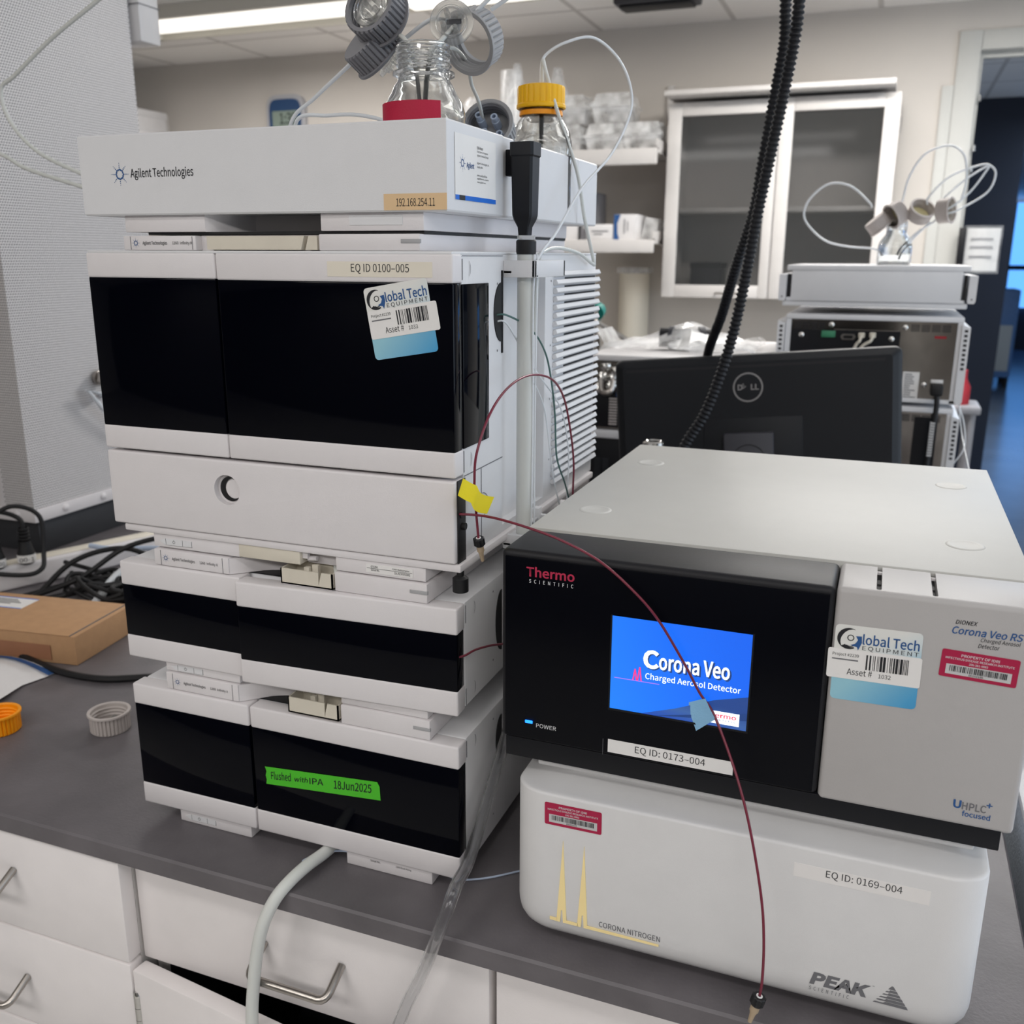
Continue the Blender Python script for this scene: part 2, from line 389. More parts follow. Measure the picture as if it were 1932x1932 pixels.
# hall beyond the doorway
struct(box(.2, 9, WY+.15, 20, FZ-.05, FZ).obj('floor_hall', 'floor', sm=False))
struct(box(.2, 9, WY+.15, 20, CZ, CZ+.05).obj('ceiling_hall', 'ceiling_tile', sm=False))
struct(box(.2, 1.455, 6.5, 20, FZ, CZ).obj('wall_hall', 'wall_navy', sm=False))
struct(box(.2, 9, 18, 18.1, FZ, -.2).obj('wall_far', 'wall_navy', sm=False))
wn = struct(box(1.6, 9, 17.9, 17.95, -.2, CZ-.1).obj('window_1', 'window_sky', sm=False))
mu = MB()
for i in range(8): mu.box(1.6+i*.9, 1.68+i*.9, 17.82, 17.9, -.2, CZ-.1)
mu.box(1.6, 9, 17.82, 17.9, .42, .5)
struct(mu.obj('window_frame', 'wall_navy', wn))
for i, (x, y, h, m, lb) in enumerate([(2.03, 12.6, .75, 'blue_machine', 'blue machine cabinet standing in the hall beyond the doorway'),
                                  (2.42, 9.6, .62, 'white_box', 'white equipment cabinet in the hall in front of the blue machine')]):
    t = thing('equipment_cabinet', lb, 'cabinet', (x, y, FZ))
    box(x-.17, x+.17, y-.3, y+.3, FZ+.12, FZ+.12+h+.3, .02).obj('body', m, t)
    box(x-.13, x+.13, y-.31, y-.3, FZ+.2, FZ+h, .005).obj('door', 'door_metal', t)
    f = MB()
    for a in (-.13, .13):
        for b in (-.25, .25): f.cyl((x+a, y+b, FZ), (x+a, y+b, FZ+.12), .03)
    f.obj('caster', 'rubber', t)
# lay-in light fixture
t = thing('ceiling_light', 'long lit fluorescent ceiling light near the back wall', 'ceiling light', (-1.85, 2.92, CZ-.05))
fr = MB().box(-2.46, -1.26, 2.74, 2.76, CZ-.05, CZ).box(-2.46, -1.26, 3.08, 3.10, CZ-.05, CZ).box(-2.46, -2.44, 2.74, 3.10, CZ-.05, CZ).box(-1.28, -1.26, 2.74, 3.10, CZ-.05, CZ)
fr.obj('housing', 'lamp_tray', t)
lp = MB(); L = []
for i in range(13):
    a = PI*i/12; L.append([V(-2.43, 2.88-.1*math.cos(a), CZ-.018-.05*math.sin(a)), V(-1.29, 2.88-.1*math.cos(a), CZ-.018-.05*math.sin(a))])
lp.loft(L, False, False, False); lp.obj('lens', 'lamp_white', t)
box(-2.44, -1.28, 2.98, 3.08, CZ-.02, CZ-.012).obj('reflector', 'lamp_tray', t)
t = thing('ceiling_light', 'second ceiling light panel, beyond the grey caps over the tall open bottle', 'ceiling light', (-.65, 2.92, CZ-.05))
box(-1.2, 0, 2.74, 3.10, CZ-.03, CZ, .004).obj('housing', 'lamp_tray', t); box(-1.15, -.05, 2.79, 3.05, CZ-.036, CZ-.03, .002).obj('lens', 'lamp_white', t)
t = thing('projector_rail', 'dark grey rail fixed under the ceiling tiles near the hoses', 'rail', (-.3, 3.1, CZ-.06))
box(-.36, -.04, 3.16, 3.3, CZ-.05, CZ, .008).obj('rail_body', 'monitor_grey', t); box(-.34, -.06, 3.18, 3.28, CZ-.06, CZ-.05, .004).obj('rail_grille', 'matt_black', t)

# ------------------------------------------------------------------ things on the back wall
def wall_upright(x, z0, z1, label):
    o = MB().box(x-.014, x+.014, WY-.022, WY, z0, z1, .002)
    for k in range(int((z1-z0)/.03)):
        o.box(x-.009, x-.005, WY-.0225, WY-.0215, z1-.03*k-.024, z1-.03*k-.01); o.box(x+.005, x+.009, WY-.0225, WY-.0215, z1-.03*k-.024, z1-.03*k-.01)
    return tag(o.obj('shelf_upright', 'cabinet'), label, 'shelf upright')
wall_upright(-3.06, .1, 1.36, 'white slotted shelf upright on the back wall beside the cardboard boxes')
wall_upright(-.255, 1.22, 1.36, 'short slotted upright end above the glass-door wall cabinet')
def shelf(z, lip, label, x0=-1.75, x1=-.21):
    t = thing('wall_shelf', label, 'shelf', ((x0+x1)/2, WY-.2, z), 'white shelves left of the wall cabinet')
    box(x0, x1, WY-.42, WY-.02, z-.012, z, .002).obj('shelf_board', 'cabinet', t)
    box(x0, x1, WY-.45, WY-.42, z-lip, z+.004, .004).obj('shelf_lip', 'cabinet', t)
    for x in (x1, x0+.0):
        MB().prism([(0, 0), (-.42, 0), (-.42, -.03), (0, -.10)], (x, WY-.02, z+.04), (0, 1, 0), (0, 0, 1), (-.006, 0, 0)).obj('bracket', 'cabinet', t)
    return t
shelf(1.055, .06, 'upper white wall shelf holding wrapped clear boxes')
shelf(.69, .05, 'lower white wall shelf holding paper cartons')
# digital clock
t = thing('wall_clock', 'blue and silver digital wall clock reading 1:39', 'clock', (-2.27, WY-.02, 1.2))
cx, cz = -2.27, 1.30
MB().prism([(.115*(abs(math.cos(a))**.45)*(1 if math.cos(a) > 0 else -1), .125*(abs(math.sin(a))**.45)*(1 if math.sin(a) > 0 else -1)) for a in [2*PI*i/40 for i in range(40)]], (cx, WY, cz), X, Z, (0, -.03, 0)).obj('case', 'clock_silver', t)
MB().prism([(.095*(abs(math.cos(a))**.4)*(1 if math.cos(a) > 0 else -1), .108*(abs(math.sin(a))**.4)*(1 if math.sin(a) > 0 else -1)) for a in [2*PI*i/40 for i in range(40)]], (cx, WY-.03, cz-.005), X, Z, (0, -.005, 0)).obj('face', 'clock_blue', t)
box(cx-.075, cx+.075, WY-.038, WY-.035, cz-.075, cz+.045).obj('display', 'lcd', t)
MB().text('1:39', (cx-.03, WY-.0385, cz-.02), X, Z, .1, .055, .01).obj('digits', 'ink', t)
# carton pile
for i, (x0, x1, z0, z1, lb) in enumerate([(-3.5, -3.0, 1.12, 1.245, 'white carton under another on the far shelf behind the perforated column'), (-3.5, -3.02, 1.247, 1.36, 'white lidded carton, upper of two on the far shelf behind the perforated column')]):
    t = thing('carton', lb, 'box', ((x0+x1)/2, 3.6, z0))
    box(x0, x1, 3.5, 3.75, z0, z1, .003).obj('carton_body', 'white_box', t)
    box(x0-.006, x1+.006, 3.492, 3.756, z1-.03, z1+.004, .003).obj('lid', 'white_box', t)
t = thing('wall_shelf', 'far wall shelf carrying two stacked white cartons', 'shelf', (-3.2, 3.6, 1.1), 'far shelf')
box(-3.6, -2.98, 3.42, 3.78, 1.105, 1.12, .002).obj('shelf_board', 'cabinet', t)

# glass-door wall cabinet
t = thing('wall_cabinet', 'white wall cabinet with two glass doors and an inner shelf', 'cabinet', (.26, 3.6, .455))
cb = MB().box(-.185, -.165, 3.47, WY, .455, 1.238).box(.695, .712, 3.47, WY, .455, 1.238).box(-.185, .712, 3.47, WY, .455, .475).box(-.185, .712, 3.47, WY, 1.22, 1.238).box(-.185, .712, 3.77, WY, .455, 1.238)
cb.obj('carcass', 'cabinet', t)
box(-.165, .695, 3.5, 3.77, .805, .825, .001).obj('inner_shelf', 'cabinet', t)
for x0, x1, g0, g1, hx in ((-.187, .262, -.131, .222, .05), (.266, .714, .318, .655, .33)):
    d = MB().box(x0, g0, 3.45, 3.47, .455, 1.238, .003).box(g1, x1, 3.45, 3.47, .455, 1.238, .003).box(g0, g1, 3.45, 3.47, .455, .508, .003).box(g0, g1, 3.45, 3.47, 1.186, 1.238, .003).obj('door', 'cabinet', t)
    box(g0-.004, g1+.004, 3.458, 3.462, .504, 1.19).obj('glass_pane', 'pane', d)
    MB().tube([(hx, 3.45, .475), (hx, 3.43, .475), (hx+.012, 3.425, .475), (hx+.1, 3.425, .475), (hx+.112, 3.43, .475), (hx+.112, 3.45, .475)], .004, sm=False).obj('pull_handle', 'steel', d)
h = MB()
for x in (-.188, .715):
    for z in (.56, 1.12): h.cyl((x, 3.462, z-.03), (x, 3.462, z+.03), .006)
h.obj('hinge', 'steel', t)
tag(box(-.19, .69, 3.36, WY, 1.255, 1.275, .003).obj('shelf_board', 'cabinet'), 'white shelf board lying just above the glass-door cabinet', 'shelf')
for n_, (x, z, wd, hh, lb) in enumerate([(-.02, .478, .13, .12, 'grey carton low behind the glass of the wall cabinet'), (.47, .478, .16, .1, 'grey carton low behind the second glass door')]):
    t = thing('carton', lb, 'box', (x, 3.65, z)); box(x-wd/2, x+wd/2, 3.56, 3.72, z, z+hh, .003).obj('carton_body', 'monitor_grey', t); box(x-wd/2-.003, x+wd/2+.003, 3.557, 3.723, z+hh-.02, z+hh+.002).obj('lid', 'cabinet_dark', t)

# sign in a plastic sleeve beside the doorway
t = thing('hanging_notice', 'grey paper notice in a clear sleeve hanging by the doorway', 'sign', (1.07, 3.72, .57))
box(.985, 1.012, 3.70, 3.745, .56, .745, .004).obj('bracket', 'matt_black', t)
n = MB(); Ls = []
for i in range(9):
    a = i/8; Ls.append([V(1.012+.128*a, 3.722-.012*math.sin(a*PI*1.2), .572), V(1.012+.128*a, 3.722-.012*math.sin(a*PI), .742)])
n.loft(Ls, False, False, False); pp = n.obj('notice_paper', 'barcode_grey', t)
ln = MB()
for z in (.70, .668, .63): ln.box(1.03, 1.115, 3.7085, 3.7095, z-.006, z+.003)
ln.obj('lettering', 'ink_grey', t)
n = MB(); Ls = []
for i in range(9):
    a = i/8; Ls.append([V(1.005+.142*a, 3.716-.014*math.sin(a*PI*1.1), .562), V(1.005+.142*a, 3.716-.013*math.sin(a*PI), .752)])
n.loft(Ls, False, False, False).obj('sleeve', 'film_thin', t)

# ------------------------------------------------------------------ goods on the wall shelves
def clam(x, y, z, w_, d_, h_, label):
    t = thing('clear_box', label, 'box', (x, y, z), 'wrapped clear boxes on the upper wall shelf')
    L = []
    for f, q in ((0, .80), (.06, .84), (.5, .92), (.52, 1.0), (.6, 1.0), (.62, .92), (.96, .80), (1, .74)):
        L.append([V(x+sx*w_/2*q, y+sy*d_/2*q, z+h_*f) for sx, sy in ((-1, -1), (-.3, -1.04), (.3, -1.04), (1, -1), (1, 1), (.3, 1.04), (-.3, 1.04), (-1, 1))])
    MB().loft(L).obj('tub', 'film', t)
    box(x-w_*.36, x+w_*.36, y-d_*.36, y+d_*.36, z+h_*.45, z+h_*.58, .002).obj('contents', 'white_box', t)
    g = MB(); random.seed(int(x*1000))
    for k in range(4):
        L = []
        for i in range(7):
            L.append([V(x-w_*.55+w_*1.1*i/6, y-d_*.56+random.uniform(-.01, .01), z+h_*(.3+.15*k)+random.uniform(-.012, .012)), V(x-w_*.55+w_*1.1*i/6, y-d_*.5+random.uniform(-.01, .01), z+h_*(.42+.15*k)+random.uniform(-.012, .012))])
        g.loft(L, False, False, False)
    g.obj('wrap', 'film_thin', t)
clam(-.66, 3.55, 1.056, .19, .2, .12, 'clear wrapped box at the bottom behind the yellow-capped bottle')
clam(-.46, 3.55, 1.056, .19, .2, .12, 'clear wrapped box in the middle of the bottom row on the upper shelf')
clam(-.30, 3.55, 1.056, .17, .2, .12, 'clear wrapped box at the shelf end nearest the glass cabinet')
clam(-.64, 3.56, 1.178, .18, .2, .12, 'clear wrapped box stacked on top, beside the yellow cap')
clam(-.44, 3.56, 1.178, .18, .2, .12, 'clear wrapped box stacked on top, nearer the glass cabinet')
def crumple(name, label, cx, cy, z, w_, h_, d_=.12, mat='film', seed=1, n=9):
    g = MB(); random.seed(seed); L = []
    for j in range(n):
        t_ = j/(n-1); r = (1-abs(t_-.35)**1.3)*(.75 if t_ < .8 else .5)
        L.append([V(cx+w_/2*r*math.cos(2*PI*i/14)*random.uniform(.7, 1.15), cy+d_/2*r*math.sin(2*PI*i/14)*random.uniform(.7, 1.15), z+h_*t_+random.uniform(-.01, .01)*(0 if j == 0 else 1)) for i in range(14)])
    g.loft(L); o = g.obj(name, mat, sm=False)
    return tag(o, label, 'bag', 'crumpled clear bags on the upper shelf')
crumple('plastic_bag', 'tall upright crumpled clear bag behind the tubing bottle', -.90, 3.55, 1.056, .16, .39, seed=3)
crumple('plastic_bag', 'short crumpled grey clear bag next to the open bottle', -1.12, 3.55, 1.056, .30, .26, seed=5)
crumple('plastic_bag', 'crumpled clear bag rising behind the yellow cap', -.74, 3.64, 1.056, .18, .38, .1, seed=8)
tag(MB().cyl((-.885, 3.44, 1.056), (-.885, 3.44, 1.40), .05, .048).obj('clear_tube', 'film', ang=40), 'upright clear plastic cylinder among the crumpled bags', 'tube')
t = thing('carton', 'low white carton with rounded print on the lower wall shelf', 'box', (-.46, 3.5, .69))
box(-.525, -.40, 3.42, 3.62, .69, .76, .012, 3).obj('carton_body', 'white_box', t)
MB().box(-.50, -.425, 3.4185, 3.4195, .728, .733).box(-.49, -.45, 3.4185, 3.4195, .716, .72).obj('printed_band', 'ink_grey', t)
t = thing('carton', 'taller white carton with curved blue stripe on the lower wall shelf', 'box', (-.35, 3.5, .69))
box(-.40, -.30, 3.42, 3.6, .69, .80, .003).obj('carton_body', 'white_box', t)
MB().prism([(0, 0), (.026, 0), (.016, .03), (.014, .07), (.028, .108), (0, .108)], (-.3995, 3.4195, .691), X, Z, (0, -.001, 0)).obj('printed_band', 'ink_blue', t)
MB().box(-.355, -.351, 3.4185, 3.4195, .72, .78).box(-.34, -.337, 3.4185, 3.4195, .73, .77).obj('printed_line', 'ink_grey', t)
o = MB().prism([(-.02, 0), (.05, .01), (.06, .09), (.0, .1)], (-.28, 3.5, .691), X, Z, (0, .14, 0)).obj('tool_pouch', 'film', sm=False); tag(o, 'clear pouch of small tools leaning by the blue-striped carton', 'pouch')
t = thing('ring_binder', 'grey ring binder standing on the lower wall shelf', 'binder', (-.55, 3.6, .69))
box(-.56, -.515, 3.45, 3.7, .69, .9, .006).obj('cover', 'cap_dark', t); box(-.548, -.527, 3.449, 3.45, .74, .86).obj('spine_label', 'cap_grey', t)
t = thing('carton', 'plain cream carton on the lower wall shelf behind the front cartons', 'box', (-.62, 3.55, .69))
box(-.72, -.575, 3.46, 3.7, .69, .79, .003).obj('carton_body', 'white_box', t); box(-.66, -.63, 3.459, 3.46, .70, .79).obj('packing_tape', 'paper_warm', t)
# towel roll holder on the wall under the lower shelf
t = thing('towel_roll', 'amber paper roll hanging on the wall beneath the lower shelf', 'roll', (-.37, 3.7, .1))
MB().cyl((-.37, 3.7, .12), (-.37, 3.7, .55), .07).obj('roll', 'paper_warm', t); MB().cyl((-.37, 3.7, .55), (-.37, 3.7, .575), .085).cyl((-.37, 3.7, .10), (-.37, 3.7, .12), .085).obj('end_plate', 'film', t)

# ------------------------------------------------------------------ the bench
t = box(-2.8, .9235, -.0615, 2.2, -.0245, 0, .0024, 1)
rnd = random.Random(4)
wt = t.obj('worktop', 'epoxy'); tag(wt, 'long dark grey epoxy worktop of the lab bench', 'worktop')
def pull(parent, x0, x1, yf, z):
    pts = []
    out, dz = .034, -.018
    a = V(x0, yf, z); b = V(x1, yf, z); o = V(0, -out, dz)
    pts = [a, a+o*.72]+[a+o*(.72+.28*math.sin(q))+X*(.009*(1-math.cos(q))) for q in (PI/8, PI/4, 3*PI/8, PI/2)]
    pts += [b+o*(.72+.28*math.sin(q))-X*(.009*(1-math.cos(q))) for q in (PI/2, 3*PI/8, PI/4, PI/8)]+[b+o*.72, b]
    return MB().tube(pts, .0045, 14, sm=False).obj('handle', 'steel', parent, ang=60)
def drawer(parent, x0, x1, yf, z0, z1, hx0, hx1, hz):
    d = box(x0, x1, yf, yf+.02, z0, z1, .002).obj('drawer', 'casework', parent)
    pull(d, hx0, hx1, yf, hz); return d
t = thing('drawer_unit', 'white drawer unit under the worktop, standing slightly proud of its neighbour', 'cabinet', (-.3, .2, FZ))
box(-.62, .006, -.0375, .5, FZ+.1, -.0255).obj('carcass', 'cabinet', t)
drawer(t, -.62, .0065, -.0575, -.158, -.0268, -.25, -.155, -.075)
drawer(t, -.62, .0065, -.0575, -.296, -.161, -.25, -.158, -.226)
drawer(t, -.62, .0065, -.0575, -.44, -.299, -.25, -.158, -.37)
box(-.62, .0, .03, .5, FZ, FZ+.1).obj('plinth', 'cabinet_dark', t)
t = thing('base_cabinet', 'white base cabinet with one drawer above a door left ajar', 'cabinet', (.22, .2, FZ))
MB().box(.0085, .024, -.016, .5, FZ+.1, -.0255).box(.43, .446, -.016, .5, FZ+.1, -.0255).box(.006, .446, .48, .5, FZ+.1, -.0255).box(.006, .446, -.016, .5, FZ+.1, FZ+.115).box(.024, .43, -.016, .48, -.16, -.15).obj('carcass', 'cabinet', t)
drawer(t, .0082, .4435, -.036, -.164, -.0268, .180, .276, -.093)
MB().box(.0245, .0255, -.014, .48, FZ+.115, -.16).box(.4285, .4295, -.014, .48, FZ+.115, -.16).box(.0255, .4285, .478, .479, FZ+.115, -.16).box(.0245, .4295, -.014, .48, -.1615, -.1605).obj('cavity_shade', 'cabinet_dark', t)  # dark sheets stand in for the shade inside the open cabinet
A = math.radians(-6.5); c_, s_ = math.cos(A), math.sin(A)
Md = Matrix.Translation(V(.011, -.037, 0)) @ Matrix.Rotation(A, 4, 'Z')
MB().box(0, .43, -.020, 0, FZ+.1, -.1665, .002).xf(Md).obj('door', 'casework', t)
hb = MB()
for k in range(5): hb.cyl((.0118, -.0555, -.2165-k*.0165), (.0118, -.0555, -.2005-k*.0165), .0050)
hb.lathe([(.0001, .006), (.003, .005), (.0050, .001), (.0050, 0)], (.0118, -.0555, -.2005), n=16)
hb.box(.0085, .0150, -.0515, -.036, -.28, -.205).obj('hinge', 'chrome', t)
box(.02, .44, .03, .48, FZ, FZ+.1).obj('plinth', 'cabinet_dark', t)
t = thing('base_cabinet', 'white base cabinet under the generator end of the bench', 'cabinet', (.68, .2, FZ))
box(.449, .90, -.016, .5, FZ+.1, -.0255).obj('carcass', 'cabinet', t)
box(.4505, .90, -.036, -.016, -.30, -.0268, .002).obj('drawer', 'casework', t)
box(.4505, .90, -.036, -.016, FZ+.1, -.304, .002).obj('door', 'casework', t)
box(.46, .90, .03, .48, FZ, FZ+.1).obj('plinth', 'cabinet_dark', t)
t = thing('base_cabinet', 'row of white base cabinets along the far side of the bench', 'cabinet', (.0, 1.6, FZ))
box(-2.7, .88, .9, 2.12, FZ+.1, -.0255).obj('carcass', 'cabinet', t); box(-2.7, .86, .95, 2.05, FZ, FZ+.1).obj('plinth', 'cabinet_dark', t)
# things inside the open cabinet
t = thing('tool_case', 'dark case lying inside the open base cabinet', 'case', (.3, .1, -.33))
box(.17, .40, .02, .3, -.34, -.235, .012).obj('case_body', 'matt_black', t); MB().tube([(.24, .02, -.27), (.24, -.005, -.27), (.33, -.005, -.27), (.33, .02, -.27)], .006).obj('handle', 'rubber', t)
tag(box(.03, .42, 0, .47, -.36, -.345, .001).obj('shelf_board', 'cabinet_dark'), 'dark shelf board inside the open base cabinet', 'shelf')

# perforated service column on its curb
t = thing('service_column', 'tall white perforated metal service column rising from the bench', 'column', (-1.1, .9, .075))
# the sheet ends where the plain white post begins
box(-.985, -.905, .70, 1.122, .098, CZ).obj('perforated_cover', 'perforated', t, sm=False)
box(-1.35, -.9855, .698, 1.12, .098, CZ, .002).obj('post', 'panel', t)
sk = MB().box(-1.35, -.901, .696, 1.126, .073, .1005, .0015)
sk.obj('skirting', 'panel', t)
for x, y, n in ((-.901, .78, X), (-.901, .89, X), (-.901, 1.0, X), (-.95, .696, -Y), (-1.05, .696, -Y)):
    MB().lathe([(.0085, 0), (.008, .003), (.005, .0055), (.0001, .0065)], (x, y, .088), n, 20).obj('bolt', 'panel', t)
tag(box(-2.3, -.915, .715, 1.6, 0, .0725, .002).obj('bench_curb', 'dark_curb'), 'black curb under the perforated column', 'curb')
t = thing('wall_box', 'white painted steel box fixed high beside the perforated column', 'box', (-1.0, 1.25, 1.09))
MB().box(-1.35, -.886, 1.135, 1.2, 1.091, 1.45, .004).obj('box_body', 'white_gloss', t); box(-1.3, -.884, 1.133, 1.202, 1.168, 1.1695).obj('cover_seam', 'ink_grey', t)
t = thing('gas_tap', 'chrome gas tap with a bent white outlet on the perforated column', 'tap', (-.9, .91, .34))
MB().lathe([(.012, 0), (.016, .004), (.016, .012), (.01, .014), (.01, .02)], (-.905, .912, .358), X, 24).obj('flange', 'steel', t)
kb = MB().lathe([(.008, .02), (.019, .022), (.02, .04), (.017, .046), (.0001, .047)], (-.905, .912, .358), X, 24, rib=lambda k, i: .0015*math.sin(i*PI/2) if k in (1, 2) else 0).obj('knob', 'steel', t)
MB().tube([(-.905, .93, .318), (-.872, .8941, .3228), (-.872, .850, .3383), (-.872, .8896, .2913), (-.872, .98, .22)], .0055, sm=False).obj('outlet', 'tube_white', t)

# power strip with plugs and cables on the bench
Ms = Matrix.Translation(V(-.745, .59, 0)) @ Matrix.Rotation(math.radians(67), 4, 'Z')
t = thing('power_strip', 'long white power strip lying in front of the perforated column', 'power strip', (-.745, .59, 0))
MB().box(-.55, .28, -.0, .05, 0, .048, .006, 3).xf(Ms).obj('housing', 'panel', t)
MB().box(-.53, .26, .008, .042, .048, .0495, .001).xf(Ms).obj('socket_face', 'paper_warm', t)
def plug(x, y, z, txt, lb, path):
    t = thing('power_plug', lb, 'plug', (x, y, z), 'black plugs in the power strip')
    MB().lathe([(.012, 0), (.016, .004), (.016, .02), (.013, .03), (.011, .045)], (x, y, z), Z, 20).obj('plug_body', 'rubber', t)
    r = MB()
    for k in range(4): r.lathe([(.0085, .0), (.0105, .0015), (.0105, .004), (.0085, .0055)], (x, y, z+.046+k*.0065), Z, 16)
    r.obj('strain_relief', 'rubber', t)
    MB().lathe([(.0167, .004), (.0167, .019)], (x, y, z), Z, 24).obj('cable_label', 'paper', t)
    d = (CAMP-V(x, y, z)); d.z = 0; d.normalize(); u = V(-d.y, d.x, 0)
    MB().text(txt, V(x, y, z+.007)+d*.0172-u*.013, u, Z, .026, .008).obj('lettering', 'ink', t)
    MB().tube(path, .0045, 10).obj('cord', 'rubber', t)
px, py = -.775, .53
plug(-.792, .50, .048, '100-00', 'black plug with white label nearer the picture edge', [(-.792, .50, .11), (-.79, .50, .145), (-.765, .53, .165), (-.735, .56, .14), (-.725, .55, .07), (-.715, .53, .045), (-.74, .50, .04), (-.85, .46, .05)])
plug(-.765, .545, .048, '00-1', 'black plug with white label nearer the perforated column', [(-.765, .545, .11), (-.77, .545, .135), (-.80, .53, .15), (-.85, .50, .155), (-.9, .47, .15)])
def cord(pts, label, r=.0045, mat='rubber', cat='cable', group=None, name='cable'):
    return tag(MB().tube(pts, r, 10).obj(name, mat), label, cat, group)
G = 'tangled cables behind the stack'
cord([(-.70, .50, .005), (-.66, .56, .06), (-.60, .62, .075), (-.54, .64, .05), (-.47, .58, .02), (-.40, .56, .006)], 'black cable arching over beside the power strip', .005, group=G)
cord([(-.70, .49, .006), (-.62, .53, .04), (-.56, .60, .09), (-.48, .68, .10), (-.40, .70, .08)], 'black cable rising toward the stack behind the kraft box', .005, group=G)
cord([(-.74, .47, .006), (-.66, .49, .008), (-.58, .55, .03), (-.52, .62, .06), (-.44, .66, .05)], 'thick black cable crossing low behind the kraft box', .0055, group=G)
rr = random.Random(11)
for k in range(14):
    x0 = -.72+.02*k; pts = []
    for i in range(6):
        q = i/5
        pts.append((x0+.30*q+rr.uniform(-.03, .03), .468+.11*abs(math.sin(q*3+k))+.04*rr.random()+.004*k, .005+.035*abs(math.sin(q*4+k*1.3))))
    cord(pts, ['thin black cable in the tangle, nearest the kraft box', 'black cable coiling low in the tangle', 'black cable crossing the middle of the tangle', 'black cable bending under the grey hose', 'black cable lying against the curb', 'black cable running toward the stack base', 'looped black cable in the tangle', 'short black cable at the tangle end', 'black cable deepest in the tangle', 'black cable hugging the power strip', 'black cable peeking over the kraft box edge', 'black cable dipping between two loops', 'black cable crossing under the white wire', 'black cable lying closest to the stack side'][k], .0035+.0008*(k % 3), group=G)
for k, (x_, y_, a_, b_, h_) in enumerate([(-.585, .545, .060, .045, .012), (-.565, .555, .050, .048, .024), (-.520, .540, .055, .040, .014), (-.610, .535, .045, .032, .026), (-.500, .560, .048, .042, .030), (-.545, .520, .062, .030, .036)]):
    cord([(x_+a_*math.cos(q*.7+k), y_+b_*math.sin(q*.7+k), max(.005, h_+.014*math.sin(q*1.3+k))) for q in range(11)], ['coiled black cable lowest in the tangle', 'coiled black cable resting on another coil', 'coiled black cable beside the grey-white hose', 'small coil of black cable toward the power strip', 'coil of black cable toward the stack', 'top coil of black cable in the tangle'][k], .0042, group=G)
cord([(-.56, .50, .008), (-.55, .56, .05), (-.50, .62, .08), (-.45, .66, .12), (-.42, .68, .16)], 'grey-white hose coming down through the black cables', .008, 'tube_white', 'hose', name='drain_hose')
cord([(-.72, .66, .055), (-.66, .66, .055), (-.58, .68, .06), (-.50, .68, .065)], 'pale blue tube lying along the dark curb', .005, 'tube_blue', 'tube', name='tubing')
cord([(-.57, .47, .006), (-.53, .46, .03), (-.50, .47, .01), (-.47, .46, .02), (-.44, .47, .006)], 'thin white wire curling among the black cables', .0018, 'tube_white', 'wire', name='wire')
cord([(-.56, .30, .006), (-.4663, .2699, .0055), (-.3842, .2536, .0055), (-.3145, .2569, .0055), (-.2635, .2811, .0055), (-.18, .33, .0055)], 'thick black cable on the worktop in front of the kraft box', .0055)

# kraft box
Mb = Matrix.Translation(V(-.3917, .2895, 0)) @ Matrix.Rotation(math.radians(8), 4, 'Z')
t = thing('cardboard_box', 'flat brown cardboard box on the worktop', 'box', (-.50, .36, 0))
MB().box(-.32, 0, 0, .145, .0005, .0485, .0012).xf(Mb).obj('carton_body', 'kraft', t)
MB().box(-.3205, -.0095, -.0012, .1455, .0488, .0502, .0006).xf(Mb).obj('lid', 'kraft', t)
MB().box(-.0105, -.0085, .001, .144, .0485, .0499).xf(Mb).obj('flap_line', 'ink_grey', t)
MB().box(-.3, -.045, -.0016, -.0011, .006, .031).xf(Mb).obj('packing_tape', 'kraft_tape', t)
lb = MB().box(-.30, -.165, .082, .128, .0503, .0507).xf(Mb).obj('address_label', 'paper', t)
MB().box(-.30, -.165, .1255, .128, .0507, .0509).box(-.30, -.165, .082, .0845, .0507, .0509).xf(Mb).obj('label_border', 'card_blue', lb)
g = MB()
for k in range(4): g.box(-.25, -.20+.008*(k % 3), .117-.006*k, .1195-.006*k, .0507, .0509)
g.xf(Mb).obj('lettering', 'ink', lb)
# plastic bag with blue zip
t = thing('zip_bag', 'white plastic zip bag with blue stripes at the bench edge', 'bag', (-.45, .2, 0))
g = MB(); L = []
for i in range(8):
    q = i/7; L.append([V(-.56+.16*q, .26-.005*q, .001+.012*math.sin(q*PI)), V(-.57+.16*q, .20, .003+.016*math.sin(q*PI)), V(-.60+.21*q, .135+.005*q, .001+.008*math.sin(q*PI*1.5)**2)])
g.loft(L, False, False, False).obj('bag_body', 'white_gloss', t)
g = MB(); L = []
for i in range(8):
    q = i/7; L.append([V(-.56+.16*q, .257-.005*q, .0022+.0125*math.sin(q*PI)), V(-.562+.16*q, .246-.005*q, .0036+.0135*math.sin(q*PI))])
g.loft(L, False, False, False).obj('zip_stripe', 'ink_blue', t)

# bottle caps
def cap_mesh(mb, R, h, wall, n=128, flip=False, top=True, depth=.4, rim=.12):
    # ribbed skirt; opening faces +z (top closed at z=0)
    rib = lambda k, i: (.0 if i % 4 else -.0019) if k in RK else 0
    prof = [(.0001, 0), (R*.93, 0), (R*.98, .0015), (R*.98, h*(1-rim)), (R*1.06, h*(1-rim)+.0005), (R*1.06, h-.0008), (R*1.045, h), (R-wall, h), (R-wall-.0008, h-.001), (R-wall-.0008, .004), (.0001, .004)]
    RK = (2, 3)
    mb.lathe(prof if top else prof[2:10]+[prof[2]], n=n, rib=rib) if top else mb.lathe([(R*.80, 0), (R*.93, 0)]+prof[2:9]+[(R-wall-.0008, h*.25), (R*.80, h*.2), (R*.80, 0)], n=n, rib=lambda k, i: (.0 if i % 4 else -.0019) if k in (2, 3) else 0)
